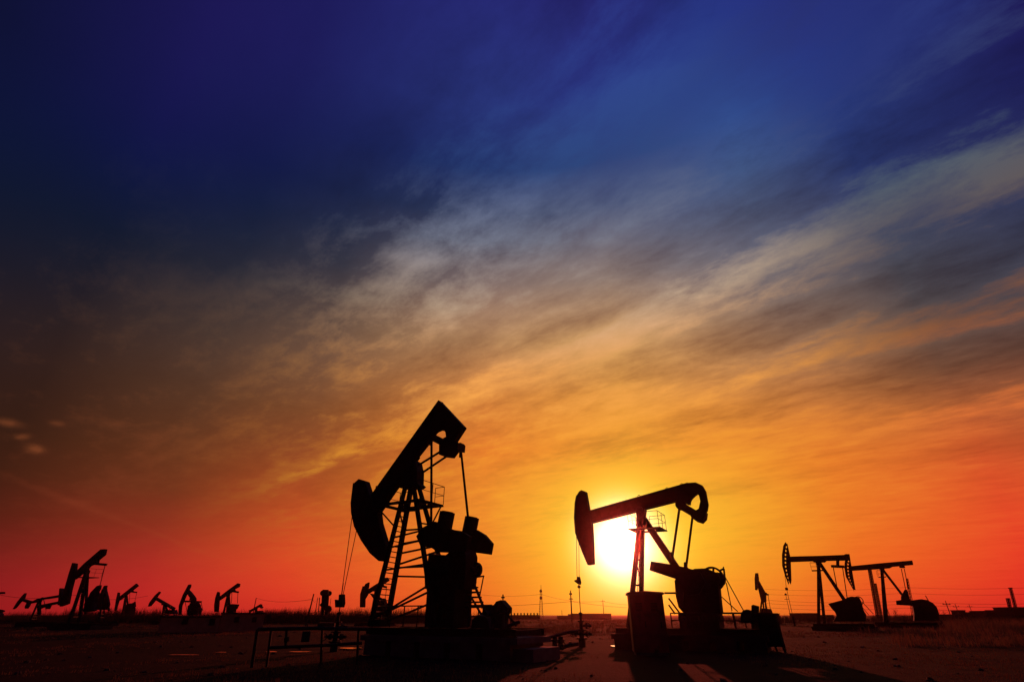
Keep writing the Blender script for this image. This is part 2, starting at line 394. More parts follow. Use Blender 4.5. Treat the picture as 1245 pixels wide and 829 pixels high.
# flanges standing proud along the top and the bottom of the beam
p0, p1 = A.P(454,603), A.P(536,488); b.bar(p0, p1, .05, .44); p0, p1 = A.P(461.5,621.5), A.P(508,555); b.bar(p0, p1, .05, .42)
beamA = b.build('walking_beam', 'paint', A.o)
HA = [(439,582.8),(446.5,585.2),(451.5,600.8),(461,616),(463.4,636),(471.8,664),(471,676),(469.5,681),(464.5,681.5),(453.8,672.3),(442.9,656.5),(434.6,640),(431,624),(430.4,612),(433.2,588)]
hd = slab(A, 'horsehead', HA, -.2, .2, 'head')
b = MB()
for i in range(len(HA)-8, len(HA)-1):
    p, q = A.P(*HA[i]), A.P(*HA[i+1]); b.bar(p, q, .05, .5)
b.build('cable_track', 'steel', hd)
# counterweight and bearing slung under the bent tail
b = MB(); b.prism(A.out([(538.4,538),(546,533),(553.8,537),(561.5,539.8),(560.6,548.5),(553.8,547.6),(548,555.3),(538.4,554.3)]), -.35, .35)
b.disc((A.P(541.5,538).x, A.P(541.5,538).z), .13, -.5, .5, 16)
b.build('tail_bearing', 'steel', A.o)
b = MB(); b.bar(A.P(526,531.5,-.95), A.P(541,539,-.1), .3, .22); b.bar(A.P(541,541,.1), A.P(560.5,544,.95), .34, .24)
b.disc((A.P(524.5,532,-1).x, A.P(524.5,532,-1).z), .16, -1.12, -.85, 14); b.disc((A.P(560.5,543,1).x, A.P(560.5,543,1).z), .2, .85, 1.12, 14)
b.build('equalizer', 'paint', A.o)
for (p, q, t) in (((524.7,531),(524.2,648),-1.), ((560.3,546),(571,648),1.)):
    b = MB(); b.tube(A.P(*p, t), A.P(*q, t), .062, 12); b.tube(A.P(*p, t), A.P(*p, t)+Vector((.0, 0, -.45)), .09, 10); b.build('pitman_arm', 'steel', A.o)
b = MB(); b.tube(A.P(508.5,565.5,-.22), A.P(540,546,-.22), .062, 10); b.tube(A.P(512,575.5,.22), A.P(546,552.5,.22), .062, 10); b.build('link_rod', 'steel', A.o)
# saddle bearing on the post head
b = MB(); b.prism(A.out([(494.5,585),(496,574),(499,566),(505,559.5),(509,562),(511.5,574),(511,588),(514,591),(510,594),(490,594),(490,588)]), -.3, .3)
b.disc((A.P(503,567).x, A.P(503,567).z), .2, -.45, .45, 18); b.build('saddle_bearing', 'steel', A.o)
# lattice post
def leg(rig, top, t0, foot_px, t1, z=H, w=.2, w2=None):
    return rig.P(*top, t0), rig.Z(foot_px, z, t1), w, w2 or w
L1 = leg(A, (493,591), -.28, 449.5, -1.15, w=.17); L2 = leg(A, (500,591), .28, 470, 1.15, w=.20)
L3 = leg(A, (503,591), -.28, 529, -1.15, w=.17); L4 = leg(A, (509,591), .28, 558, 1.15, w=.17)
for L in (L1, L2, L3, L4):
    b = MB(); b.ibeam(L[0], L[1], L[2], L[2]*1.1, .03); b.build('post_leg', 'paint', A.o)
def on(L, f): return L[0].lerp(L[1], f)
b = MB()
for f0, f1 in ((.33,.33),(.43,.40),(.50,.46),(.58,.50),(.60,.60),(.66,.68),(.90,.72),(.97,.80)): b.bar(on(L2, f0), on(L4, f1), .085, .08)
for f0, f1 in ((.2,.2),(.40,.36),(.47,.43),(.63,.60),(.96,.74)): b.bar(on(L1, f0), on(L3, f1), .075, .07)
for f in (.14,.3,.62,.85): b.bar(on(L3, f), on(L4, f), .07)
b.bar(on(L1,.1), on(L2,.2), .06); b.bar(on(L2,.1), on(L1,.2), .06); b.bar(on(L3,.1), on(L4,.2), .06); b.bar(on(L4,.1), on(L3,.2), .06)
b.build('cross_brace', 'paint', A.o)
b = MB(); k = 23
for i in range(k): f = .16+.82*i/(k-1); b.bar(on(L1, f), on(L2, f), .045, .05)
for g_ in (.12, .88): b.bar(on(L1,.16).lerp(on(L2,.16), g_), on(L1,.98).lerp(on(L2,.98), g_), .03)
b.build('ladder', 'steel', A.o)
# work basket round the post head
zc = A.P(498, 613, 0).z; s0, s1 = A.Z(470, zc, 0).x, A.Z(525, zc, 0).x
b = MB()
b.box(s0, s1, -1.0, -.5, zc-.04, zc); b.box(s0, s1, .5, 1.0, zc-.04, zc); b.box(s0, s0+.5, -.498, .498, zc-.04, zc); b.box(s1-.5, s1, -.498, .498, zc-.04, zc)
b.bar((s0, -1, zc-.07), (s1, -1, zc-.07), .07); b.bar((s0, 1, zc-.07), (s1, 1, zc-.07), .07)
for sx, fx in ((s0+.1, .3), (s1-.1, .3)):
    for tt, LL in ((-1, L1 if sx < 0 else L3), (1, L2 if sx < 0 else L4)): b.bar((sx, tt*.95, zc-.06), on(LL, .32), .06)
pl = b.build('work_platform', 'steel', A.o)
b = MB(); rail(b, [(s1-.55, -1, zc), (s1, -1, zc), (s1, 1, zc), (s1-.6, 1, zc)], .95, .018); b.build('handrail', 'steel', pl); b = MB(); rail(b, [(s0+.6, 1, zc), (s0, 1, zc), (s0, -1, zc), (s0+.6, -1, zc)], .95, .018)
b.build('handrail', 'steel', pl)
# cranks with their drum shaped weights
slab(A, 'crank', [(508,652),(514.5,642),(523,637.5),(530.5,634),(534,636.5),(549,643),(566,648),(572,652),(568,670),(556,671),(546,671.3),(534,671),(525,665),(513,664)], -1.2, -.95)
slab(A, 'crank', [(528,654),(536,643),(552,644),(566,646),(580,644),(590,650),(599,660.5),(596.5,674),(586,672.5),(574,671),(568,671.3),(552,671.3),(538,670)], .95, 1.2)
for pts, t in (([(535.2,621.2),(543,620.8),(553,623.6),(550.2,645),(547,650),(531,645)], -1.12), ([(565.6,627.6),(573,627),(582.6,629.8),(579.8,645.5),(578,650),(562.5,646)], 1.12)):
    b = MB(); o = A.out(pts, t); p, q = A.P((pts[0][0]+pts[2][0])/2, (pts[0][1]+pts[2][1])/2, t), A.P((pts[4][0]+pts[5][0])/2, (pts[4][1]+pts[5][1])/2, t)
    b.tube(p, q, A.m(9.2)*1.02, 24); b.tube(p+(p-q).normalized()*.03, p, A.m(7.), 20); b.build('counterweight', 'steel', A.o)
# gearbox, its tower and the brake
b = MB(); b.prism(A.out([(529,673),(536,675),(549.5,675.5),(555,671),(571,668),(573.5,676),(573,700),(571,716),(524.5,716),(524,701),(527,697),(527.5,684)]), -.5, .5)
b.disc((A.P(549,688).x, A.P(549,688).z), .38, -.8, .8, 26)
for dx in (-.7, -.35, 0, .35, .7): b.box(A.P(549,700).x+dx-.02, A.P(549,700).x+dx+.02, -.55, .55, A.P(549,708).z, A.P(549,690).z)
b.build('gearbox', 'paint', A.o)
zt = A.P(548, 712, 0).z; xa, xb = A.Z(516, H, -.7).x, A.Z(572.5, H, .7).x
b = MB(); b.box(xa, xa+.4, -.7, .7, H, zt); b.box(xb-.4, xb, -.7, .7, H, zt); b.box(xa+.402, xb-.402, -.6, .6, H+.95, zt-.02); b.box(xa+.402, xb-.402, -.6, .6, H, H+.4)
b.box((xa+xb)/2-.12, (xa+xb)/2+.12, -.65, .65, H+.402, H+.948)
b.build('gearbox_tower', 'paint', A.o)
c = A.P(578, 692.5, .3); b = MB(); b.ring((c.x, c.z), .30, .3, .09, 22, th=.2)
for i in range(8): a_ = i*math.pi/4; b.bar((c.x, .3, c.z), (c.x+.3*math.cos(a_), .3, c.z+.3*math.sin(a_)), .07, .08)
b.disc((c.x, c.z), .12, -.1, .5, 14); b.tube((c.x-1.1, .3, c.z+.1), (c.x, .3, c.z), .09, 8); b.build('brake_drum', 'steel', A.o)
# stair, stay rods and lever behind the gearbox
b = MB(); p, q = A.P(575,706,.4), A.P(590,743,.4); b.bar(p, q, .09); p2, q2 = A.P(572,724,-.4), A.P(586,748,-.4); b.bar(p2, q2, .07)
for i in range(6): y = 708+6*i; b.bar(A.P(569, y, .4), A.P(576+i*2.1, y-.5, .4), .06, .5)
b.tube(A.P(569,702.5,.4), A.P(588.5,700,.4), .035); b.tube(A.P(588,699.8,.4), A.P(583.3,724,.4), .03); b.tube(A.P(583.5,724,.4), A.P(586,740,.4), .02)
b.build('rear_stair', 'steel', A.o)
# motor with its sloping belt guard
mo = slab(A, 'motor', [(590,737),(597,736),(604,735),(606,731),(611.5,729.2),(619.8,738.5),(616.5,748),(614,757),(617,763),(588,763)], -.12, .3)
b = MB(); p = A.P(611.5,729,-.1); b.tube(p, p+Vector((0, 0, .22)), .03); b.tube(p+Vector((-.08,0,.1)), p+Vector((.08,0,.1)), .03); b.build('lifting_eye', 'steel', mo)
b = MB(); b.prism(A.out([(598,741),(603,733.5),(607,731.5),(604,757),(598,760)], -.3), -.42, -.13); b.build('belt_guard', 'steel', mo)
b = MB(); b.prism(A.out([(589,745),(594,741.5),(597,746),(597,760),(589,760)], -.3), -.6, -.14); b.build('terminal_box', 'steel', mo)
# skid, concrete footing and deck railing
x0, x1 = A.Z(447, H, -1.2).x, A.Z(628, H, -1.2).x
b = MB()
for t in (-1.25, 1.25): b.ibeam((x0, t, H-.17), (x1, t, H-.17), .3, .25, .03)
for i in range(9): x = x0+.15+(x1-x0-.3)*i/8; b.box(x-.07, x+.07, -1.12, 1.12, H-.28, H-.06)
b.build('skid_base', 'paint', A.o)
b = MB(); b.box(x0-.1, x1+.2, -1.5, 1.5, H-.55, H-.33)
n_ = 5; wd = (x1-x0)/n_
for i in range(n_): b.box(x0+wd*i+.16, x0+wd*(i+1)-.16, -1.45, 1.45, 0, H-.552)
b.box(x1-.5, x1+.75, -1.2, 1.2, -.05, .42)
b.build('concrete_footing', 'concrete', A.o)
b = MB(); xm = A.Z(474, H, -1.3).x; xn = A.Z(524, H, -1.3).x; hr = A.P(500, 736.3, -1.3).z-H
for j, (a0, a1) in enumerate(((xm, xn), (A.Z(569, H, -1.3).x, A.Z(598, H, -1.3).x))): rail(b, [(a0, -1.32, H), (a1, -1.32, H)], hr, .03); b.build('deck_railing', 'steel', A.o); b = MB()
rail(b, [(xm, 1.32, H), (A.Z(598, H, 1.3).x, 1.32, H)], hr, .028)
b.build('deck_railing', 'steel', A.o)
b = MB(); p = A.Z(456, H, -1.1); b.box(p.x-.35, p.x+.35, -1.15, -.7, H, H+.3); b.tube((p.x+.1, -.9, H+.3), (p.x+.1, -.9, H+.55), .05); b.build('grease_box', 'steel', A.o)
b = MB(); p = A.Z(606, H, -1.1); b.tube((p.x, -1., H), (p.x, -1., H+.5), .2, 12); b.path([(p.x, -1., H+.5), (p.x+.25, -1., H+.62), (p.x+.8, -1., H+.1)], .05); b.build('drain_pot', 'steel', A.o)
b = MB(); p = A.Z(621, H, 0); b.tube((p.x, 0, H-.1), (p.x+.03, 0, H+.75), .035); b.tube((p.x-.3, -.5, H-.05), (p.x+.25, .3, H+.22), .07); b.build('guard_post', 'steel', A.o)
b = MB(); p = A.Z(583, H, -1.1); b.prism([(p.x-.45, H), (p.x+.5, H), (p.x+.35, H+.38), (p.x-.1, H+.5), (p.x-.4, H+.3)], -1.1, -.75); b.build('oil_drip_tray', 'steel', A.o)
# wire ropes, carrier bar and rod
b = MB(); b.tube(A.P(430.2,612,-.2), A.P(413.5,735,-.2), .02, 6); b.tube(A.P(434.4,640,.2), A.P(416,728,.2), .02, 6); b.build('bridle_cable', 'cable', A.o)
b = MB(); b.prism(A.out([(409,728.5),(413.5,730),(414,722.5),(417.5,722),(418,733),(416.5,738),(409.5,738)]), -.12, .12); b.tube(A.P(417.5,708.5), A.P(414.5,730), .02, 6)
b.build('carrier_bar', 'steel', A.o)
rodA = A.P(413.4, 737)
b = MB(); b.tube(rodA, (rodA.x, 0, 1.6), .028, 8); b.build('polished_rod', 'steel', A.o)

def world(rig, p): return rig.r+rig.es*p.x+rig.et*p.y+Vector((0, 0, p.z))
def wellhead(pos, yaw, label, sc=1.):
    """casing head, valves and stuffing box round the rod"""
    o = bpy.data.objects.new('wellhead', None); COL.objects.link(o); o.location = (pos[0], pos[1], 0); o.rotation_euler = (0, 0, math.radians(yaw))
    tag(o, label, 'wellhead', 'wellheads under the horseheads')
    b = MB(); b.tube((0,0,-.1), (0,0,.35*sc), .2*sc, 16); b.tube((0,0,.35*sc), (0,0,.43*sc), .32*sc, 16); b.tube((0,0,.43*sc), (0,0,.8*sc), .14*sc, 14); b.tube((0,0,.8*sc), (0,0,.87*sc), .27*sc, 16)
    b.tube((0,0,.87*sc), (0,0,1.25*sc), .11*sc, 12); b.tube((0,0,1.25*sc), (0,0,1.31*sc), .2*sc, 14); b.build('casing_head', 'steel', o)
    b = MB(); b.tube((0,0,1.31*sc), (0,0,1.75*sc), .075*sc, 12); b.tube((0,0,1.6*sc), (0,0,1.72*sc), .12*sc, 12); b.build('stuffing_box', 'steel', o)
    for sgn, z in ((-1, .62), (1, .62), (1, 1.05)):
        b = MB(); b.tube((0,0,z*sc), (sgn*.62*sc,0,z*sc), .07*sc, 10); b.tube((sgn*.3*sc,0,z*sc), (sgn*.38*sc,0,z*sc), .14*sc, 12)
        b.tube((sgn*.45*sc,0,z*sc), (sgn*.45*sc,-.34*sc,z*sc), .03*sc, 6); v_ = b.build('valve', 'steel', o)
        b = MB(); b.ring((sgn*.45*sc, z*sc), .15*sc, -.34*sc, .03*sc, 16, th=.03*sc); b.bar((sgn*.45*sc-.15*sc,-.34*sc,z*sc), (sgn*.45*sc+.15*sc,-.34*sc,z*sc), .02*sc); b.build('handwheel', 'steel', v_)
    return o
wellhead(world(A, rodA), -20, 'black wellhead with valve wheels where the bent beam pumpjack rod enters the ground', 1.0)

# ------------------------------------------------------------------ flow line beside the left wellhead
R = Rig('flow_pipe', 'dark steel flow pipe raised on thin posts left of the biggest pumpjack', 'pipe', 308, 21., 20)
b = MB(); pA = R.P(313.5,764.6); z1 = pA.z
pts = [R.Z(313, z1), R.Z(385, z1+.02), R.Z(405, z1), R.Z(448, z1-.02)]
b.path(pts, .065, 10); b.tube(pts[0], R.Z(306, 0), .055, 10); b.build('upper_pipe', 'steel', R.o)
z2 = R.P(328, 787).z; q = [R.Z(328, z2), R.Z(400, z2+.05), R.Z(440, z2+.1)]
b = MB(); b.path(q, .055, 10); b.build('lower_pipe', 'steel', R.o)
for px, px2, zb, zt_ in ((330, 324, 0, z1), (348.5, 347, z2, z1), (392, 390, 0, z1), (436, 434, 0, z1)):
    b = MB(); b.tube(R.Z(px, zt_), R.Z(px2, zb), .045, 8)
    if px == 348.5: b.tube(R.Z(348.5, z1-.25), R.Z(348.5, z1-.4), .09, 10)
    b.build('post', 'steel', R.o)
b = MB(); p = R.Z(373, z1-.05); b.box(p.x-.14, p.x+.14, -.13, .13, p.z-.36, p.z-.02); b.tube((p.x, 0, p.z), (p.x, 0, p.z+.2), .02); b.build('meter_box', 'steel', R.o)

# ================================================================== near right pumpjack, against the sun
B = Rig('pumpjack', 'big pumpjack in front of the sun with a hooked tail', 'pumpjack', 790, 33., -28, PG)
H = 1.0
BM = [(717,621.4),(777.7,604.6),(837.4,587.4),(846.5,586.8),(854.6,590.6),(858.3,597),(861.3,613.4),(860,621),(856,626),(848,625),(845,621.5),(850,618.6),(852,609.8),(850.5,602.6),(848.2,600.6),(845.6,602.2),(841.5,606.2),(840,609),(839.2,613.5),(836,613.4),(832.5,610.2),(824.7,608),(788.6,617.4),(772,621.6),(719.8,635.3)]
b = MB(); b.prism(B.out(BM), -.17, .17)
b.bar(B.P(717,621.6), B.P(837,587.6), .05, .42); b.bar(B.P(720,635), B.P(824,608.4), .05, .6)
for px, py in ((709+68,603.8),(811,594.8),(829,589.8)): b.ring((B.P(px,py).x, B.P(px,py).z+.03), .08, 0, .03, 10, 0, math.pi, .03)
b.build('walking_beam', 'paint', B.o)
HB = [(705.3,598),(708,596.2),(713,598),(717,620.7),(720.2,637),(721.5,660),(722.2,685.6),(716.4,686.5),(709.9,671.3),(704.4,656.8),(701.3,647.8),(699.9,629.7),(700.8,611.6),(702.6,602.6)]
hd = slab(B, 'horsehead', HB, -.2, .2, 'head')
b = MB()
for i in range(7, 13): b.bar(B.P(*HB[i]), B.P(*HB[i+1]), .05, .5)
b.build('cable_track', 'steel', hd)
b = MB(); b.prism(B.out([(844.5,621.6),(841,624),(841.5,629),(846.5,633.3),(853.7,635.5),(858.2,630.6),(859.4,623)]), -.42, .42); b.build('tail_weight', 'steel', B.o)
b = MB(); b.bar(B.P(827.5,614.2,-.9), B.P(849,627,.9), .42, .3); b.disc((B.P(828,613.5,-.9).x, B.P(828,613.5,-.9).z), .3, -1.05, -.75, 16); b.build('equalizer', 'paint', B.o)
for p, q, t in (((826.2,617),(817.2,679),-.95), ((842,628),(834,691),.95)):
    b = MB(); b.tube(B.P(*p, t), B.P(*q, t), .068, 12); b.tube(B.P(*q, t), B.P(*q, t)+Vector((0,0,.35)), .13, 10, .07); b.build('pitman_arm', 'steel', B.o)
b = MB(); b.prism(B.out([(774.5,621),(785,619.5),(784,628),(786,636),(783,640),(775,640),(775.5,629)]), -.3, .3); b.disc((B.P(779,620).x, B.P(779,620).z), .2, -.42, .42, 16); b.build('saddle_bearing', 'steel', B.o)
L1 = leg(B, (778,634), -.26, 764.5, -1.1, H, .24); L2 = leg(B, (781.2,634), .26, 779, 1.1, H, .24); L3 = (B.P(781,628,0), B.P(830,701,0), .36, .36)
for L in (L1, L2): b = MB(); b.ibeam(L[0], L[1], L[2], .24, .035); b.build('post_leg', 'paint', B.o)
b = MB(); b.ibeam(L3[0], L3[1], .36, .3, .04); b.build('rear_strut', 'paint', B.o)
b = MB()
for f in (.08, .18, .38, .62, .86): b.bar(on(L1, f), on(L2, f), .09, .08)
for f0, f1 in ((.08,.18),(.18,.38),(.38,.62),(.62,.86)): b.bar(on(L1,f0), on(L2,f1), .05)
b.build('cross_brace', 'paint', B.o)
b = MB()
for i in range(20): f = .2+.78*i/19; p, q = on(L1, f), on(L2, f); b.bar(p.lerp(q, .55), p.lerp(q, .8), .025, .03)
for g_ in (.55, .8): b.bar(on(L1,.2).lerp(on(L2,.2), g_), on(L1,.98).lerp(on(L2,.98), g_), .03)
b.build('ladder', 'steel', B.o)
zc = B.P(788, 643.6, 0).z; s0, s1 = B.Z(769, zc, 0).x, B.Z(807, zc, 0).x
b = MB(); b.box(s0, s1, -.95, -.45, zc-.05, zc); b.box(s0, s1, .45, .95, zc-.05, zc); b.box(s0, s0+.4, -.448, .448, zc-.05, zc); b.box(s1-.5, s1, -.448, .448, zc-.05, zc)
pl = b.build('work_platform', 'steel', B.o)
b = MB(); rail(b, [(s1-1., -.93, zc), (s1-.05, -.93, zc), (s1-.05, .93, zc), (s1-1., .93, zc)], .9, .016); b.build('handrail', 'steel', pl); b = MB(); rail(b, [(s0+.5, .93, zc), (s0+.05, .93, zc), (s0+.05, -.93, zc), (s0+.5, -.93, zc)], .9, .012)
b.build('handrail', 'steel', pl)
slab(B, 'crank', [(792.3,682.2),(816,686),(836,690),(852,696),(858,708),(850,722),(835,724),(826,714),(822,703.6),(790.6,693.2)], -1.3, -.95)
slab(B, 'crank', [(826,690),(842,692),(870,698),(874,716),(860,732),(838,730),(826,712)], .95, 1.3)
# drum shaped weight disc: the wide round mass on the near crank
b = MB(); b.prism(B.out([(829.6,697),(834,694.5),(840,694.6),(846.4,691.8),(860,691.2),(868,694.5),(873.6,697),(877,704),(874.6,711.5),(876,728),(878,745),(833.5,745),(827.3,738),(824,725),(822.4,706)], 0), -.5, .5)
b.build('gearbox', 'paint', B.o)
b = MB(); b.prism(B.out([(825.5,708),(829,706),(832,708),(831,738),(828.5,738.5),(824.8,725)], -.95), -1.28, -.96); b.build('counterweight', 'steel', B.o)
cc = B.P(868, 703, .1); r_ = B.m(12); b = MB(); b.ring((cc.x-.05, cc.z), r_, .1, .10, 26, th=.22)
for i in range(6): a_ = i*math.pi/3+.3; b.bar((cc.x-.05, .1, cc.z), (cc.x-.05+r_*math.cos(a_), .1, cc.z+r_*math.sin(a_)), .1, .08)
b.disc((cc.x+.25, cc.z-.05), r_*.62, -.2, .3, 22); b.build('belt_wheel', 'steel', B.o)
b = MB(); b.path([B.P(874,694,-.2), B.P(880,691,-.2), B.P(881.5,704,-.2), B.P(876,709,-.2)], .05); b.tube(B.P(880,692,-.2), B.P(879.5,688.5,-.2), .03); b.build('grease_bracket', 'steel', B.o)
for p, q in (((880.5,699),(904,742)), ((876,724),(897,743)), ((883,708),(890,742))):
    b = MB(); b.tube(B.P(*p, .6), B.P(*q, .6), .028, 6); b.build('stay_rod', 'steel', B.o)
b = MB(); b.tube(B.P(813,727,-.6), B.P(826.5,745,-.6), .045); b.tube(B.P(813,735,-.6), B.P(821,746,-.6), .045); b.tube(B.P(808,720.6,-.6), B.P(823,720.6,-.6), .05); b.build('brake_rod', 'steel', B.o)
# tower under the gearbox: open bays show the plain behind
x0, x1 = B.Z(818, H, -1.1).x, B.Z(924, H, -1.1).x; zt = B.P(850, 744.5, 0).z
b = MB(); nb = 5; xa, xb = B.Z(829, H, -.7).x, B.Z(879, H, .7).x; wd = (xb-xa)/nb
b.box(xa-.1, xb+.05, -.7, .7, zt-.16, zt-.005); b.box(xa-.1, xb+.05, -.68, .68, H, H+.35)
for i in range(nb+1): b.box(xa+wd*i-.13, xa+wd*i+.13, -.65, .65, H+.352, zt-.162)
b.box(xa+wd+.13, xa+wd*2-.13, -.6, .6, H+.352, zt-.162)
b.build('gearbox_tower', 'paint', B.o)
b = MB()
hr = zt-H-.02
rail(b, [(x0, -1.2, H), (x1-.3, -1.2, H)], hr, .035); b.build('deck_railing', 'steel', B.o); b = MB(); b.bar((x0, 1.2, H+hr), (x1-.3, 1.2, H+hr), .09)
for i in range(8): x = x0+(x1-x0-.3)*i/7; b.tube((x, 1.2, H), (x, 1.2, H+hr), .03)
b.build('deck_railing', 'steel', B.o)
mo = slab(B, 'motor', [(902,746),(904.5,741.8),(909,740.5),(913.5,742),(914.2,752),(912,757),(903,757),(901.5,752)], -.8, .2)
b = MB(); b.prism(B.out([(914.3,736),(916,734.8),(922.4,736.6),(922,750.5),(914,752.5)], -.3), -.6, .1); b.build('switch_box', 'paint', B.o)
b = MB(); xq = B.Z(764, H, 0).x
for t in (-1.1, 1.1): b.ibeam((xq-.4, t, H-.16), (x1, t, H-.16), .28, .25, .03)
for i in range(10): x = xq+.1+(x1-xq-.3)*i/9; b.box(x-.07, x+.07, -.97, .97, H-.28, H-.06)
b.build('skid_base', 'paint', B.o)
b = MB(); b.box(xq-.6, x1+.3, -1.4, 1.4, H-.55, H-.305); n_ = 6; wd = (x1-xq+.9)/n_
for i in range(n_): b.box(xq-.6+wd*i+.14, xq-.6+wd*(i+1)-.14, -1.35, 1.35, -.05, H-.552)
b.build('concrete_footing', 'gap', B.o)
b = MB(); b.tube(B.P(700.8,645,-.15), B.P(701.6,706,-.15), .017, 6); b.tube(B.P(703.8,656,.15), B.P(704.2,706,.15), .017, 6); b.build('bridle_cable', 'cable', B.o)
b = MB(); b.prism(B.out([(699.2,705.2),(702,704.5),(702.4,701),(704.5,701),(706,708),(705,710.5),(702.5,709),(699.4,706.6)]), -.14, .14); c = B.P(704,713); b.disc((c.x, c.z), .08, -.08, .08, 10); b.build('carrier_bar', 'steel', B.o)
rodB = B.P(703.8, 710); b = MB(); b.tube(rodB, (rodB.x, 0, 1.6), .026, 8); b.build('polished_rod', 'steel', B.o)
wellhead(world(B, rodB), -20, 'black wellhead on open red ground below the horsehead beside the sun', 1.0)

# flow line at the right wellhead
R = Rig('flow_pipe', 'low valve manifold and pipe on the ground just left of the wellhead near the sun', 'pipe', 676, 31., 10)
b = MB(); za = R.P(690,768).z; b.path([R.P(654,776), R.P(672,773.5), R.P(690,768.5), R.P(703,767)], .07); b.build('upper_pipe', 'steel', R.o)
b = MB(); b.path([R.P(683,787), R.P(690,784.5), R.P(703,782.5)], .09); b.build('lower_pipe', 'steel', R.o)
for px in (674.5, 681.5):
    b = MB(); b.tube(R.Z(px, 0), R.P(px+.2, 773), .13, 10); b.tube(R.P(px, 778)+Vector((0,0,-.05)), R.P(px, 778)+Vector((0,0,.05)), .22, 12)
    p = R.P(px, 784); b.tube(p, p+Vector((0, -.4, 0)), .04); b.ring((p.x, p.z), .16, -.4, .04, 14, th=.04); b.build('valve', 'steel', R.o)

# ------------------------------------------------------------------ cabin in front of the right pumpjack
R = Rig('equipment_cabin', 'tall flare-reddened brown metal cabin with an overhanging roof at the foot of the sunlit pumpjack', 'cabin', 771, 27., -8)
sx = R.Z(816, 0, 0).x; hh = R.P(792, 720.5, 0).z
b = MB(); b.box(.03, sx-.05, 0, 1.5, .12, hh-.06); b.build('body', 'cabinet', R.o)
b = MB(); b.prism([(-.05, hh-.062), (sx+.04, hh-.062), (sx+.0, hh+.03), (sx*.5, hh+.09), (-.02, hh+.04)], -.1, 1.6); b.build('roof', 'cabinet', R.o)
b = MB(); b.box(.1, sx-.12, -.02, 1.45, -.03, .12); b.build('plinth', 'concrete', R.o)
for xx in (.12, sx*.5+.01):
    b = MB(); b.box(xx, xx+sx*.5-.16, -.03, -.003, .3, hh-.2); d_ = b.build('door', 'cabinet', R.o)
    b = MB(); b.box(xx+sx*.5-.3, xx+sx*.5-.26, -.06, -.032, 1.1, 1.35); b.build('handle', 'steel', d_)
    b = MB()
    for i in range(6): b.box(xx+.15, xx+sx*.5-.35, -.045, -.032, hh-.75+i*.06, hh-.72+i*.06)
    b.build('vent', 'steel', d_)

R = Rig('equipment_box', 'low dark battered box on splayed legs right of the sunlit pumpjack', 'box', 925, 29.5, -5)
sx = R.Z(957, 0, 0).x; hh = R.P(940, 745, 0).z
b = MB(); b.prism([(.05, .22), (sx-.02, .22), (sx-.14, hh-.06), (.22, hh-.06)], 0, 1.2); b.build('body', 'paint', R.o)
b = MB(); b.box(.14, sx-.06, -.06, 1.26, hh-.058, hh); b.build('lid', 'paint', R.o)
for xx, zz in ((.1, 0), (sx-.12, 0), (.1, 1.1), (sx-.12, 1.1)):
    b = MB(); b.bar((xx, zz+.05, .22), (xx+(.05 if xx > 1 else -.05), zz+.05, -.05), .08); b.build('leg', 'paint', R.o)
b = MB(); b.bar((sx-.12, -.1, -.02), (sx-.2, -.1, hh-.1), .12, .04); b.build('side_plank', 'wood', R.o)

# ================================================================== the other pumpjacks, each in the pose it was caught in
def holed_head(R, outer, inner, t, n_holes):
    """horsehead whose curved rim is joined to the body by short webs, leaving a row of holes"""
    cx_ = sum(p[0] for p in inner)/len(inner); cy_ = sum(p[1] for p in inner)/len(inner)
    def shift(p, f): return (p[0]+(cx_-p[0])*f, p[1]+(cy_-p[1])*f*.25)
    def samp(f, k):
        L = [math.dist(a, b_) for a, b_ in zip(outer, outer[1:])]; T = sum(L)*f
        for a, b_, l in zip(outer, outer[1:], L):
            if T <= l+1e-9: q = T/l; return shift((a[0]+(b_[0]-a[0])*q, a[1]+(b_[1]-a[1])*q), k)
            T -= l
        return shift(outer[-1], k)
    N = n_holes*2+2; F1, F2 = .34, .50
    b = MB(); o0 = [samp(i/N, 0) for i in range(N+1)]; o1 = [samp(i/N, F1) for i in range(N+1)]; o2 = [samp(i/N, F2) for i in range(N+1)]
    b.prism(R.out(o0+o1[::-1]), -t, t); b.prism(R.out(o2+inner), -t, t)
    for i in range(0, N, 2):
        b.prism(R.out([o1[i], o1[i+1], o2[i+1], o2[i]]), -t*.96, t*.96)
    return b.build('horsehead', 'head', R.o)

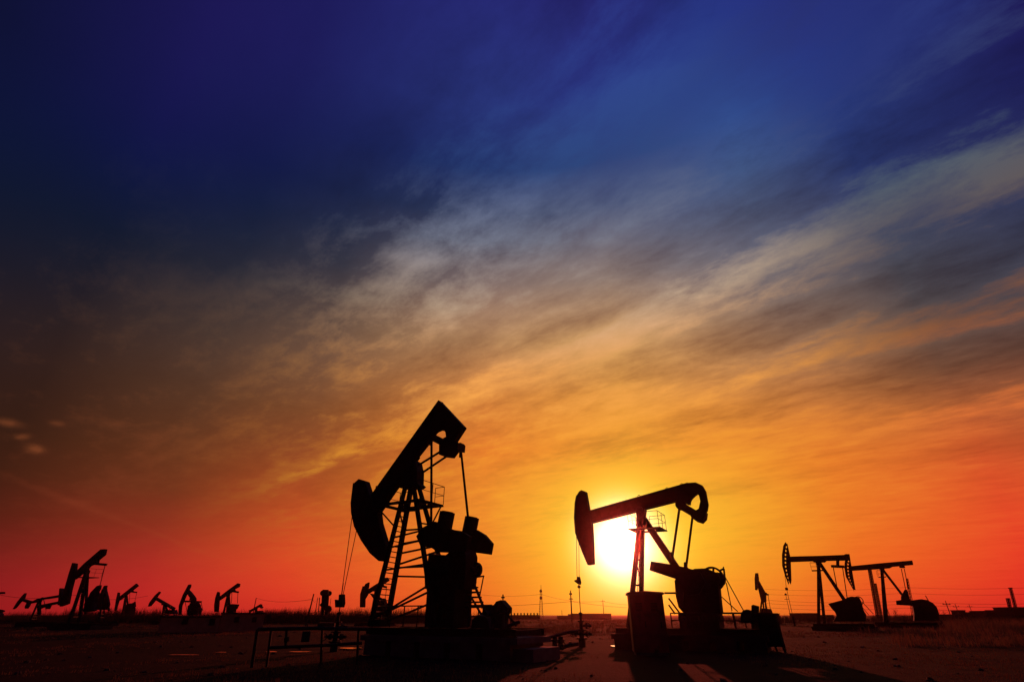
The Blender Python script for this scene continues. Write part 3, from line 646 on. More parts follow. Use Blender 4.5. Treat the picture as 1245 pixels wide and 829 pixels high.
def pump(label, px, Y, head, beam, apex, feet, foot_py, strut=None, eq=None, pits=(), crank=None, crank2=None, gear=None, weight=None, base=None,
         rod=None, yaw=-28, legw=1.6, holes=None, basket=None, extra=None, H=.7, ht=.17, gt=.45):
    R = Rig('pumpjack', label, 'pumpjack', px, Y, yaw, PG)
    if holes: holed_head(R, holes[0], holes[1], ht, holes[2])
    elif head: slab(R, 'horsehead', head, -ht, ht, 'head')
    if beam: slab(R, 'walking_beam', beam, -.18, .18)
    if apex:
        b = MB(); p = R.P(*apex); b.box(p.x-.3, p.x+.3, -.35, .35, p.z-.35, p.z+.12); b.build('saddle_bearing', 'steel', R.o)
        Ls = []
        for fx, t0, t1 in ((feet[0], -.25, -1.05), (feet[1], .25, 1.05)):
            p, q = R.P(*apex, t0), R.Z(fx, H, t1); Ls.append((p, q)); b = MB(); b.bar(p, q, R.m(legw), .22); b.build('post_leg', 'paint', R.o)
        b = MB(); k = 9
        for i in range(1, k): f = i/k; b.bar(Ls[0][0].lerp(Ls[0][1], f), Ls[1][0].lerp(Ls[1][1], f), .06)
        for g_ in (.1, .9): b.bar(Ls[0][0].lerp(Ls[1][0], g_), Ls[0][1].lerp(Ls[1][1], g_), .04)
        b.build('ladder', 'steel', R.o)
    if strut:
        b = MB(); b.bar(R.P(*strut[0]), R.P(*strut[1]), R.m(strut[2]), .25); b.build('rear_strut', 'paint', R.o)
    if eq:
        b = MB(); p, q = R.P(*eq[0], -.8), R.P(*eq[1], .8); b.bar(p, q, .3, .28); m_ = p.lerp(q, .5); b.bar(m_, R.P(*eq[2]), .35, .3); b.build('equalizer', 'paint', R.o)
    for i, (p, q) in enumerate(pits):
        t = -.85 if i == 0 else .85
        b = MB(); b.tube(R.P(*p, t), R.P(*q, t), .05, 8); b.build('pitman_arm', 'steel', R.o)
    if crank: slab(R, 'crank', crank, -1.2, -.95)
    if (crank2 or crank) and crank2 is not False: slab(R, 'crank', crank2 or crank, .95, 1.2)
    if gear: slab(R, 'gearbox', gear, -gt, gt)
    if weight: slab(R, 'counterweight', weight, -1.35, -1.22, 'steel', at=-1.2)
    if basket:
        x0, x1, y = basket; zc = R.P((x0+x1)/2, y).z; s0, s1 = R.Z(x0, zc).x, R.Z(x1, zc).x
        b = MB(); b.box(s0, s1, -.8, -.4, zc-.06, zc); b.box(s0, s1, .4, .8, zc-.06, zc); b.box(s0, s0+.3, -.4, .4, zc-.06, zc); pl = b.build('work_platform', 'steel', R.o)
        b = MB(); rail(b, [(s0, -.8, zc), (s1, -.8, zc)], .9, .018); b.build('handrail', 'steel', pl); b = MB(); rail(b, [(s0, .8, zc), (s1, .8, zc)], .9, .018); b.build('handrail', 'steel', pl)
    if base:
        s0, s1 = R.Z(base[0], H).x, R.Z(base[1], H).x
        b = MB(); b.box(s0, s1, -1.2, -.9, H-.28, H); b.box(s0, s1, .9, 1.2, H-.28, H)
        for i in range(6): x = s0+.1+(s1-s0-.4)*i/5; b.box(x, x+.18, -.9, .9, H-.25, H-.05)
        b.build('skid_base', 'paint', R.o)
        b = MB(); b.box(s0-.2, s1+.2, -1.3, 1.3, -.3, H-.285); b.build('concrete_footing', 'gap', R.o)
    if rod:
        (hx, hy), (cx1, cy1) = rod
        p, q = R.P(hx, hy), R.P(cx1, cy1); b = MB(); b.tube(p+Vector((0,-.12,0)), q+Vector((0,-.12,0)), .022, 5); b.tube(p+Vector((0,.12,0)), q+Vector((0,.12,0)), .022, 5); b.build('bridle_cable', 'cable', R.o)
        b = MB(); b.box(q.x-.16, q.x+.16, -.25, .25, q.z-.3, q.z); b.build('carrier_bar', 'steel', R.o)
        b = MB(); b.tube(q, (q.x, 0, .9), .03, 5); b.tube((q.x, 0, .4), (q.x, 0, 1.5), .12, 8); b.build('polished_rod', 'steel', R.o)
    if extra: extra(R)
    return R
def band(p, q, w):          # outline of a straight beam between two picture points
    dx, dy = q[0]-p[0], q[1]-p[1]; L = math.hypot(dx, dy); nx, ny = -dy/L*w/2, dx/L*w/2
    return [(p[0]+nx, p[1]+ny), (q[0]+nx, q[1]+ny), (q[0]-nx, q[1]-ny), (p[0]-nx, p[1]-ny)]
def blob(cx_, cy_, rx, ry, n=14, a0=0): return [(cx_+rx*math.cos(i*2*math.pi/n+a0), cy_+ry*math.sin(i*2*math.pi/n+a0)) for i in range(n)]

def ex_c(R):
    b = MB(); c = R.P(1044, 730); b.ring((c.x, c.z), R.m(4.5), 0, .09, 16, th=.2); b.build('belt_wheel', 'steel', R.o)
    b = MB(); b.tube(R.P(1048,731,.5), R.P(1062,746,.5), .04, 6); b.tube(R.P(1047,736,.5), R.P(1056,747,.5), .04, 6); b.build('stay_rod', 'steel', R.o)
pump('pumpjack right of the sun with level beam and a row of holes along its horsehead', 998, 72, None,
     [(960.8,676.3),(1000,675.3),(1026,674.3),(1028,673.2),(1032.8,673.4),(1034,681),(1005,681.6),(1003,683.5),(990,683.5),(988,682),(961.2,683)], (995,683), (995.5,1002.5), 753,
     strut=((996.5,684),(1026.5,729),4), eq=((1011.5,688),(1025.5,688.6),(1018.5,680)), pits=(((1013,689),(1017.8,714)),((1024.5,690),(1030,727))),
     crank=[(1007,733.6),(1026,728.5),(1034,733),(1030,744),(1020,747),(1013.5,742),(1010.8,739)], gear=[(1014,741),(1021,732),(1030,726),(1035,724.8),(1044.5,726),(1047.5,732),(1049.5,741),(1053,747),(1052,755),(1013,755),(1017,748)],
     weight=blob(1029,738,5,6), base=(988,1062), rod=((954.2,699),(956,714)), holes=([(955,658.7),(952.4,663),(950.7,674.6),(951,687.6),(954.3,699.2),(958.6,710.3)],[(961.5,710.3),(962.3,705),(961.5,683.3),(960.5,674.6),(957.3,660.2)],9),
     basket=(987,1001,693), extra=ex_c, legw=3.4)
def ex_d(R):
    b = MB(); c = R.P(1126, 734); b.ring((c.x, c.z), R.m(7), 0, .12, 18, th=.3); b.build('belt_wheel', 'steel', R.o)
pump('pumpjack behind the level beamed one, its beam rising to the right with no hook', 1075, 86, None,
     [(1035,687.9),(1070,684.4),(1109,681),(1110.3,686.4),(1085,688.8),(1082,690.5),(1067,691.7),(1035.8,693.6)], (1072,691), (1076.2,1078.5), 754,
     strut=((1074,693),(1097,723),2.6), eq=((1094.5,688.5),(1099,689),(1097,686)), pits=(((1095.8,691),(1101,716)),((1099.4,691),(1104.4,716))),
     crank=[(1089.3,729.8),(1095.5,729),(1095.3,725),(1100,716.2),(1102.6,716.4),(1106.4,728.5),(1110,736),(1090,735)], gear=[(1108,729.5),(1119.4,728),(1127.4,729.2),(1134,733),(1138.5,738),(1141,745),(1141,754),(1111,754),(1111,745)],
     base=(1062,1143), holes=([(1030.5,678),(1027,681.5),(1026.6,690.5),(1028.5,701),(1033.8,710.4),(1038.7,719)],[(1040.2,717),(1037.5,702),(1035.2,688),(1033.6,679)],9), basket=(1068,1077,701), legw=3.2)
pump('small distant pumpjack seen almost end on, just right of the sunlit pumpjack', 925, 120, [(918.8,696.5),(921.3,696.3),(922.3,703.6),(921.4,710),(920.4,717.2),(918.6,716.6),(918,703)],
     [(921,703),(931,721.5),(931.2,731),(926.6,732.5),(921.5,712)], (927,724), (923,930), 745, strut=((929,724),(933,745),1.3), eq=((928,722),(934,722.6),(931,720)), pits=(((929,723),(931,744)),((933.7,722.6),(937,742))),
     gear=[(926,739),(936,740),(939,748),(926,748)], base=(918,942), yaw=-62, legw=1.5)

def ex_f(R):
    zc = R.P(106, 701.5).z; b = MB(); b.box(R.Z(101, zc).x, R.Z(112, zc).x, -.9, .9, zc-.08, zc)
    pl = b.build('work_platform', 'steel', R.o); b = MB(); rail(b, [(R.Z(107, zc).x, -.9, zc), (R.Z(114, zc).x, -.9, zc), (R.Z(114, zc).x, .9, zc)], 1., .02); b.build('handrail', 'steel', pl)
pump('largest pumpjack of the left group, beam tipped up to the right', 104, 76, [(89.2,684),(93.3,684.6),(92.6,693),(90.5,703),(87,716),(83.6,733.5),(74,737),(77,725),(81,711),(85,697)],
     [(91.6,697),(104,684.5),(123.8,667.6),(129,667.3),(127.6,674),(119.7,680.5),(119,684),(110,687.5),(104,694),(91.4,704)], (105,694), (84,96), 745, strut=((107,691),(104,745),2.2),
     eq=((105,684.2),(129.8,686.2),(118,683)), pits=(((107,687),(102,712)),((127.6,687.5),(121.5,711.5))), crank=[(118.8,712),(122.6,711),(122,715.5),(115.5,726),(112,741),(101,743),(105.5,732),(111,720)],
     gear=[(104,734),(112,722),(118,714),(120,722),(116,733),(116,742),(104,744)], gt=.2, crank2=False, base=(74,124), legw=5.2, extra=ex_f)
pump('narrow dark pumpjack seen end on, right beside the largest of the left group', 125, 100, [(127.4,712),(129.7,711.4),(129,716.5),(127,720),(122,733),(118.8,733),(121.6,724)],
     [(125.5,718),(129,716.5),(131.5,726),(133,734),(131,741),(118,741),(119.5,731)], (127,717), (120,126), 744, strut=((128,716),(132.5,742),1.6), base=(117,135), yaw=-30, legw=1.6)
def ex_g(R):
    b = MB(); b.tube(R.P(27.5,727.5,.4), R.P(40,732,.4), .1, 6); b.build('link_rod', 'steel', R.o)
pump('pumpjack with drooping nose and long level double beam at the far left', 47, 92, [(31.3,720.7),(28,724),(22,731.5),(16.6,740.2),(19,738.6),(24.5,732),(29.5,727)],
     [(27.5,727),(37,730),(41,730.4),(47,727.3),(56,725.8),(74.5,722.7),(75,725.2),(60,727.6),(52,728.5),(44.5,732),(36,733.5),(27,730)], (47.5,729), (36,45), 747, strut=((49,729),(48.5,747),1.6),
     eq=((50,728.4),(53,728),(51,727)), pits=(((50.5,729),(49,740)),((53,728),(56,741))), crank=[(52,734.5),(74,730.3),(74.5,733),(62,735.4),(60,740),(57,740),(56,737),(46,741),(46,737)],
     crank2=[(31,737),(33.5,732),(37,731.5),(36.5,735),(33.5,739.5),(31,739.5)], gear=[(76,715),(78.2,714.8),(79,722),(78,735),(74,735.5),(75,726)], base=(32,80), legw=1.5, extra=ex_g)
pump('distant pumpjack with beam pointing up right, next right of the largest left group', 153, 150, [(143.7,719.8),(145.5,720.3),(144.8,730),(143,735.5),(141,742),(139.6,742),(141.6,729)],
     band((145,728),(167.2,710.5),3.6), (153,722.5), (147.5,151), 746, strut=((154,723),(156.5,746),1.8), eq=((157.2,718.7),(166.8,719.8),(160,717)), pits=(((158,719.5),(157,733)),((166.3,720),(163.9,731))), crank=[(161,733),(164.5,731),(165,737),(160,741)],
     gear=[(155,735),(160,733),(163,739),(162,746),(154,746)], base=(142,168), legw=2., H=.5)
pump('distant pumpjack with beam sloping down to the right above the pale shed roof', 198, 120, [(194.2,718.8),(195,719.8),(191.5,724.5),(188.5,730),(183,736.5),(180.5,737),(182.5,732),(189,723.5)],
     band((189.5,727),(212,740),3.4), (199.5,733), (196.5,201), 746, strut=((200.5,734),(205,746),1.4), eq=((206,737.5),(210,738.5),(208,738)), pits=(((206.5,738),(206,745)),((211,739),(213,745))),
     gear=[(203,741),(213,741),(214,746),(203,746)], base=(192,216), legw=1.5, H=.5)
pump('distant pumpjack with steep nose, like a tent, over the left half of the pale shed', 230, 105, [(229.8,710.5),(231.8,710),(231.6,713),(229,717.8),(226,724),(221,736),(219.6,747),(217.8,747),(218.3,736),(223,723)],
     [(229,716),(232.5,719.5),(236,724),(238,727),(237.8,733),(233.5,734),(233,728.5),(228,720.5)], (234,727), (228.5,233), 746, strut=((235.5,728),(240,746),2.2), eq=((224,730.6),(245,731.4),(236,730)),
     pits=(((225,731),(228,746)),((244.5,731),(246.5,742))), crank=[(231,733),(241,731.5),(244,736),(241,741),(232,741)], gear=[(231,736),(239,732),(243,740),(242,747),(230,747)], base=(219,250), legw=2., H=.5)
pump('distant pumpjack, nose straight down and beam raised, over the taller pale shed', 276, 110, [(265,719),(266.7,719.8),(266.6,727),(266,736),(265.2,743.5),(261.2,743.5),(261.2,735),(262.6,726)],
     [(266,726.4),(278,717),(289.6,708.7),(291.5,709.5),(290.8,713),(284,716.6),(282.5,719),(267,729.5)], (277,722), (269.5,275.5), 746, strut=((278,722),(280,746),2.), eq=((281,718.2),(290,719.6),(284.5,717)),
     pits=(((282,719),(281.5,733)),((289.3,720),(288.7,733))), crank=[(279,736),(282,733.8),(290.5,734.4),(288.5,739),(285,742.5),(279,742)], gear=[(278,737),(283,735.5),(285,742),(284,746),(277,746)], base=(262,296), legw=1.9, H=.5)
pump('tiny distant pumpjack, only its tilted beam and hooked tail above the shed roof edge', 311, 150, [(303.6,741),(305,741.4),(304,746),(302.6,746)],
     [(304.5,741.2),(315,735.2),(317,734),(318.6,734.6),(318.2,736.2),(320,737.8),(318,739.4),(316,737.8),(313,738.6),(305,743.5)], (311,739.5), (309,311.5), 747, strut=((311.5,740),(313.5,747),.9),
     gear=[(314,742),(318,742),(319,747),(313,747)], base=(302,322), legw=1., H=.5)
pump('distant pumpjack showing through the foot of the ladder of the biggest pumpjack', 455, 100, [(441.6,712.2),(443.4,712.6),(445,709.5),(448.8,707.6),(448.2,713),(447.2,717),(447.4,722),(443.8,728),(443.5,738),(438.2,738),(438.6,722)],
     band((447,719.5),(472,703.5),4.4), (457,716), (450,456), 747, strut=((458,716),(462,747),2.2), eq=((461,711.5),(470,713.5),(465,709)), pits=(((462,713),(461,730)),((470,714.5),(468,730))),
     crank=[(450,721),(456,722),(466,728),(464,733),(455,728)], gear=[(458,729),(467,727),(470,736),(470,748),(457,748)], base=(438,474), legw=2.2, H=.5)
pump('pumpjack cut off by the left picture edge, only its beam tip and crank in view', -14, 120, None, band((-40,723),(5.2,720.3),2.4), (-16,723), (-19,-15), 747, strut=((-15,724),(-7,740),1.6),
     pits=(((-2,722),(-3,741)),), crank=blob(-1,742.4,6.5,1.9), gear=[(-12,738),(-5,738),(1.5,746),(1.5,749),(-13,749)], base=(-30,4), legw=1.5)

# the two wheeled well gear left of the biggest pumpjack: a pumpjack seen dead end on
R = Rig('pumpjack', 'pumpjack seen dead end on as a dark column with two round weights on top', 'pumpjack', 396, 90, -78, PG)
def cam_box(b, x0, x1, y0, y1, d=.5):
    # x/y in picture units, drawn as a solid facing the lens at the thing's own distance
    pass
Q = Rig('scratch', '', '', 396, 90, 0); bpy.data.objects.remove(Q.o)
def fl(px, py, dep=0.): p = Q.P(px, py, dep); wv = Q.r+Q.es*p.x+Q.et*p.y+Vector((0,0,p.z))-R.r; return Vector((wv.dot(R.es), wv.dot(R.et), wv.z))
b = MB(); b.bar(fl(395.5,719,-3), fl(395,733,3), .6, .9); b.build('walking_beam', 'paint', R.o)
b = MB(); b.bar(fl(393.5,722), fl(392,747), .35, .5); b.bar(fl(396.5,722), fl(397,747), .25, .5); b.build('post_leg', 'paint', R.o)
for cx_, cy_, r1 in ((392.4,720.6,3.1),(400.4,721,2.9)):
    b = MB(); c = fl(cx_, cy_); b.tube(c+Vector((.2,0,0)), c-Vector((.2,0,0)), R.m(r1), 16); b.build('counterweight', 'steel', R.o)
b = MB(); b.bar(fl(399.6,722), fl(398.6,738), .16); b.bar(fl(388.6,726), fl(387,747), .12); b.bar(fl(402.4,727), fl(401,737), .06); b.build('pitman_arm', 'steel', R.o)
b = MB(); c = fl(399.5,740); b.tube(c+Vector((.3,0,0)), c-Vector((.3,0,0)), R.m(3.7), 14); b.bar(fl(391,733), fl(399,741), .5, .7); b.build('gearbox', 'paint', R.o)
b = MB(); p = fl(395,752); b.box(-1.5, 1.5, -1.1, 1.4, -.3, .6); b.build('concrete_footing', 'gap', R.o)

# ================================================================== masts, poles and wires
def mast(label, px0, py0, px1, Y, w, cells=14, lattice=True, solid=False, cat='mast', w2=None, top=None):
    """leaning derrick mast from its foot (px1 on the ground) to its head in the air"""
    R = Rig('rig_mast' if cat == 'mast' else 'lattice_tower', label, cat, px1, Y, 0)
    p, q = Vector((0, 0, 0)), R.P(px0, py0); w0 = R.m(w); w1 = R.m(w2 if w2 else w)
    cor = []
    for sx, sy in ((-1,-1),(1,-1),(1,1),(-1,1)):
        a_, c_ = p+Vector((sx*w0/2, sy*w0/2, -.3)), q+Vector((sx*w1/2, sy*w1/2, 0)); cor.append((a_, c_))
        b = MB(); b.tube(a_, c_, max(.07, w1*.15), 5); b.build('post', 'steel', R.o)
    b = MB(); r_ = max(.045, w1*.09)
    for i in range(4):
        A0, B0 = cor[i], cor[(i+1)%4]
        for k in range(cells):
            f0, f1 = k/cells, (k+1)/cells
            b.tube(A0[0].lerp(A0[1], f0), B0[0].lerp(B0[1], f1), r_, 4); b.tube(A0[0].lerp(A0[1], f1), B0[0].lerp(B0[1], f1), r_, 4)
            if solid: b.tube(B0[0].lerp(B0[1], f0), A0[0].lerp(A0[1], f1), r_, 4)
    b.build('bracing', 'steel', R.o)
    if solid: b = MB(); b.bar(p+Vector((0,0,-.2)), q, w0*.5, w0*.5, w2=w1*.55); b.build('solid_core', 'paint', R.o)  # core added inside so the pale lattice reads dark and solid
    if top: top(R, q)
    return R
def crown(R, q):
    b = MB(); w_ = R.m(1.6); b.box(q.x-w_, q.x+w_, -w_, w_, q.z, q.z+w_*.6); b.tube((q.x-w_*1.3, 0, q.z), (q.x-w_*1.3, 0, q.z-w_*2), .05); b.build('crown_block', 'steel', R.o)
mast('taller lattice rig mast behind the rising beam pumpjack', 1057.6, 693.5, 1068.5, 190, 3.2, 20, solid=True, w2=2.6, top=crown)
mast('shorter lattice rig mast right beside the taller one', 1064.4, 709, 1072.5, 205, 1.9, 16, solid=True, w2=1.5)
mast('thin lattice mast leaning up behind the tail of the rising beam pumpjack', 1102.8, 703, 1111.5, 240, 2.8, 14, w2=1.6)
mast('stout leaning rig mast near the right picture edge', 1228.6, 715, 1238.5, 200, 2.4, 14, solid=True, w2=2.0, top=crown)
mast('short branching mast just left of the stout one at the right edge', 1225.4, 727, 1231, 190, 1.6, 8, solid=True, w2=2.6)
def dishes(R, q):
    for dz, s_ in ((-1, .7), (-4.5, .8)):
        b = MB(); b.tube((q.x-.5, -1., q.z+dz), (q.x+.1, -.5, q.z+dz), s_, 10); b.build('antenna_drum', 'steel', R.o)
    b = MB(); b.tube(q, q+Vector((0, 0, 2.2)), .12, 5); b.build('aerial', 'steel', R.o)
mast('distant lattice radio tower above the flat roofed works between the two big pumpjacks', 657.8, 716, 657.8, 330, 5.2, 12, cat='tower', w2=1.2, top=dishes)

def pole(label, px, pyt, Y, r=.13, kind='plain', lean=0., wood='wood'):
    R = Rig('utility_pole' if kind != 'lamp' else 'street_lamp', label, 'pole' if kind != 'lamp' else 'lamp', px, Y, 0)
    u = R.P(px, pyt); h = u.z; b = MB(); b.tube((0, 0, -.3), (lean*h, 0, h), r, 8, r*.7); b.build('shaft', wood, R.o)
    if kind == 'cross':
        b = MB(); b.box(lean*h-1.0, lean*h+1.0, -.08, .08, h-.75, h-.6); b.build('crossarm', 'wood', R.o)
        for s_ in (-.85, 0, .85): b = MB(); z = h-.6 if s_ else h; b.tube((lean*h+s_, 0, z), (lean*h+s_, 0, z+.28), .07, 6, .04); b.build('insulator', 'steel', R.o)
    if kind == 'lamp':
        b = MB(); b.tube((0, 0, h-.05), (.0, 0, h+.35), .34, 10, .12); b.box(-.5, .5, -.06, .06, h-.9, h-.82); b.build('lamp_head', 'steel', R.o)
    if kind == 'beacon':
        b = MB(); b.tube((0,0,h-.4), (0,0,h), .45, 8, .3); b.tube((0,0,h+.02), (0,0,h+.6), .15, 6); b.box(-.5,.5,-.3,.3,h-1.5,h-1.3); b.build('crossarm', 'steel', R.o)
    return R, Vector((lean*h, 0, h))
POLES = {}
for key, label, px, pyt, Y, r, kind in (
    ('a', 'dark pole with a small head, standing left of the wellhead rod near the sun', 695.5, 720.5, 150, .2, 'beacon'),
    ('b', 'slim pole with a crosspiece above the right end of the long works roof', 734.5, 729, 300, .2, 'cross'),
    ('c', 'thin short pole above the left end of the long works roof', 683.5, 741, 300, .13, 'plain'),
    ('d', 'thick slanting pole standing out of the thicket left of the column shaped pumpjack', 371.5, 721.5, 95, .14, 'plain'),
    ('e', 'thin faint pole in the thicket right of the thick slanting pole', 381.5, 726, 140, .1, 'plain'),
    ('f', 'slim pole rising behind the tail of the tiny pumpjack at the shed', 305.6, 726.5, 170, .16, 'plain'),
    ('g', 'thin lamp pole between the holed horsehead and its lattice post', 963.2, 723, 130, .07, 'lamp'),
    ('h', 'thin pole under the rising beam, left of its sloping strut', 1083.2, 716.5, 180, .09, 'plain'),
    ('i', 'tallest of the poles in the bare ground right of the rising beam pumpjack', 1145.6, 723.5, 120, .11, 'plain'),
    ('j', 'second pole in the row running away right of the rising beam pumpjack', 1158.6, 731, 150, .12, 'cross'),
    ('k', 'third pole in the row, standing beside a small block on a low roof', 1168.6, 734.5, 190, .12, 'cross'),
    ('l', 'last and faintest pole in the row, before the long low sheds', 1185, 735, 230, .12, 'cross'),
    ('m', 'faint slim pole far off behind the stay rods of the sunlit pumpjack', 892, 742.5, 140, .07, 'plain')):
    lean = -.28 if key == 'i' else .10 if key in 'd' else 0
    POLES[key] = pole(label, px, pyt, Y, r, kind, lean)
def wire(label, pts, r, sag):
    o = bpy.data.objects.new('overhead_wire', None)
    base = pts[0]; b = MB()
    for p, q in zip(pts, pts[1:]):
        N = 14; prev = p
        for i in range(1, N+1):
            f = i/N; c = p.lerp(q, f)-Vector((0, 0, sag*4*f*(1-f))); b.tube(prev-base, c-base, r, 4); prev = c
    bpy.data.objects.remove(o)
    o = b.build('overhead_wire', 'cable'); o.location = base; return tag(o, label, 'wire', 'overhead wires')
def top_of(k, dz=0.): R, h = POLES[k]; return R.r+h+Vector((0, 0, dz))
def at(px, py, Y): r = ray(px, py); return Vector((0, 0, CAMZ))+r*(Y/r.y)
for i, (y0, y1, Y0, Y1) in enumerate(((711.5,716,200,260),(719.5,722,200,260),(731.5,729,180,240),(735,733,180,240),(739.5,738,170,230))):
    wire(('highest', 'second highest', 'middle', 'second lowest', 'lowest')[i]+' of the five faint wires crossing the red sky at the right', [at(1300, y0, Y0), at(1100, (y0+y1)/2, (Y0+Y1)/2), at(930, y1, Y1)], .035, .8)
wire('faint wire from the radio tower across to the slim crosspiece pole', [at(560, 719, 330), at(657.8, 722, 330), top_of('b', -.6), at(800, 731, 300)], .05, 1.6)
wire('lower faint wire between the radio tower and the pole near the sun', [at(560, 735, 320), top_of('a', -2.), at(800, 738, 290)], .04, .8)
wire('faint wire sagging from the far left edge over the drooping nosed pumpjack', [at(-10, 720.5, 130), at(90, 723, 130), at(180, 724, 150)], .03, .9)
wire('faint wire slung between the slim pole and the thick slanting pole in the thicket', [top_of('f'), top_of('d', -.8), top_of('e')], .025, .7)

# ================================================================== buildings
def building(name, label, px0, px1, pyt, Y, depth, wall='brick', windows=(), parapet=.0, vents=0, yaw=0, cat='building', h=None):
    R = Rig(name, label, cat, px0, Y, yaw); p = R.P(px0, pyt); hgt = h or p.z; sx = R.Z(px1, 0).x
    b = MB(); b.box(0, sx, 0, depth, -.4, hgt-.12); b.build('wall', wall, R.o)
    b = MB(); b.box(-.12, sx+.12, -.12, depth+.12, hgt-.118, hgt); rf = b.build('roof', 'roof', R.o)
    if parapet:
        b = MB(); b.box(-.1, sx+.1, -.1, .1, hgt+.002, hgt+parapet); b.build('parapet', wall, rf)
    for i in range(vents):
        b = MB(); x = sx*(i+.6)/(vents+.2); s_ = R.m(.8); b.box(x-s_, x+s_, depth*.4, depth*.4+s_*2, hgt+.001, hgt+R.m(1.7)); b.box(x-s_*1.2, x+s_*1.2, depth*.4-.1, depth*.4+s_*2+.1, hgt+R.m(1.7)+.001, hgt+R.m(2.1)); b.build('roof_vent', 'steel', rf)
    for (a0, a1, t0, t1) in windows:
        x0, x1 = R.Z(a0, hgt*.6).x, R.Z(a1, hgt*.6).x; z1, z0 = R.P(a0, t0).z, R.P(a0, t1).z
        b = MB()
        for q in ((x0-.06, x0, z0-.06, z1+.06), (x1, x1+.06, z0-.06, z1+.06)): b.box(q[0], q[1], -.06, -.003, q[2], q[3])
        b.box(x0, x1, -.06, -.003, z0-.06, z0); b.box(x0, x1, -.06, -.003, z1, z1+.06); b.box((x0+x1)/2-.03, (x0+x1)/2+.03, -.05, -.003, z0, z1)
        wf = b.build('window', 'roof', R.o); b = MB(); b.box(x0, x1, -.03, -.004, z0, z1); b.build('pane', 'glass', wf)
    return R
R = building('shed', 'low pale shed with two windows under the tent shaped pumpjack, left of the taller shed', 191, 264, 748.6, 61, 5, windows=((222,227.5,751.3,758),(255,260.5,752,759)), cat='shed', yaw=24)
building('shed', 'slightly taller pale shed joined to the right end of the two window shed', 264.8, 318, 744.4, 63.6, 4, windows=((285.5,290,750,755.5),(307,311,750.5,755.5)), cat='shed', yaw=24)
R = building('gatehouse', 'far works building with a row of roof vents under the radio tower', 619, 656.5, 747.2, 260, 12, vents=9, wall='works')
building('works_building', 'lower left end of the long flat works roof near the sun', 679.5, 694, 748.2, 262, 10, wall='works')
building('works_building', 'long flat roofed works building on the skyline left of the sun', 694.5, 743.5, 746.2, 255, 14, parapet=.25, windows=((704,707,748.5,750.4),(716,719,748.5,750.4),(729,732,748.5,750.4)), wall='works')
building('works_building', 'far low works building behind the lattice post of the holed horsehead pumpjack', 976, 996, 744.8, 210, 9, windows=((981,983,747.5,749.3),(988,990,747.5,749.3)), wall='works')
building('hut', 'tiny hut on the skyline between the lattice post and gearbox of the holed horsehead pumpjack', 1006, 1015, 747, 200, 5, cat='hut', wall='works')
building('hut', 'small dark hut at the base of the small end on pumpjack', 936, 950, 745.4, 130, 4, cat='hut', wall='works')
building('hut', 'little block shaped hut rising above the low roofs at the third pole', 1171.5, 1178, 741.2, 190, 4, cat='hut', wall='works')
building('shed', 'low shed joined to the left of the long low shed at the right', 1183, 1201, 743.6, 200, 6, cat='shed', wall='works')
building('shed', 'long low shed with flat roof right of the last pole in the row', 1202.5, 1227, 742, 195, 7, parapet=.2, windows=((1208,1210,744.5,746.4),(1217,1219,744.5,746.4)), cat='shed', wall='works')
building('shed', 'dark tall shed at the very right picture edge behind the stout mast', 1237.5, 1262, 737.8, 150, 6, cat='shed', wall='works')
building('shed', 'low dark shed left of the little block shaped hut', 1150, 1168, 746.4, 210, 5, cat='shed', wall='works')

# ================================================================== vegetation
def twig_tree(b, p, d, L, r, depth, rnd):
    q = p+d*L; b.tube(p, q, r, 4 if depth < 3 else 3, r*.62)
    if depth == 0: return
    for i in range(rnd.choice((2, 3, 3))):
        a_ = rnd.uniform(.25, .75); ax = Vector((rnd.uniform(-1, 1), rnd.uniform(-1, 1), rnd.uniform(-.2, .2))).normalized()
        nd = (Matrix.Rotation(a_, 3, ax) @ d); nd.z += .12; nd.normalize()
        twig_tree(b, p.lerp(q, rnd.uniform(.55, 1)) if i else q, nd, L*rnd.uniform(.6, .85), r*.55, depth-1, rnd)
def bare_tree(label, px, pyt, Y, seed, depth=5, spread=1.):
    rnd = random.Random(seed); R = Rig('bare_tree', label, 'tree', px, Y, rnd.uniform(0, 90), 'bare trees on the skyline'); h = R.P(px, pyt).z
    b = MB(); b.tube((0,0,-.3), (0,0,h*.3), h*.022, 6, h*.016); b.build('trunk', 'bark', R.o)
    b = MB()
    for i in range(4):
        d = Vector((rnd.uniform(-.6, .6)*spread, rnd.uniform(-.6, .6), 1)).normalized(); twig_tree(b, Vector((0,0,h*rnd.uniform(.18,.3))), d, h*.25, h*.012, depth-1, rnd)
    return b.build('crown', 'bark', R.o)
for i, (lab, px, py, Y, sp) in enumerate((
    ('wide bare tree left of the column shaped legs under the rising beam', 1081, 736.5, 190, 1.7),
    ('bare tree between the strut and the crank of the rising beam pumpjack', 1091, 738, 195, 1.8),
    ('bare tree just right of the gearbox of the rising beam pumpjack', 1149, 738.5, 170, 1.5),
    ('second bare tree right of the rising beam pumpjack, beside the second pole', 1160, 740.5, 180, 1.5),
    ('small bare tree on the skyline right of the tiny end on pumpjack', 940, 740, 150, 1.4),
    ('bare tree at the left edge of the gearbox tower of the biggest pumpjack', 512, 737, 150, 1.4),
    ('bare tree showing under the braces of the biggest pumpjack', 487, 735, 150, 1.5),
    ('bare tree behind the wellhead of the biggest pumpjack', 430, 735.5, 150, 1.8),
    ('bare tree in the thicket left of the thick slanting pole', 345, 737, 150, 1.6))): bare_tree(lab, px, py, Y, 40+i, 5, sp)

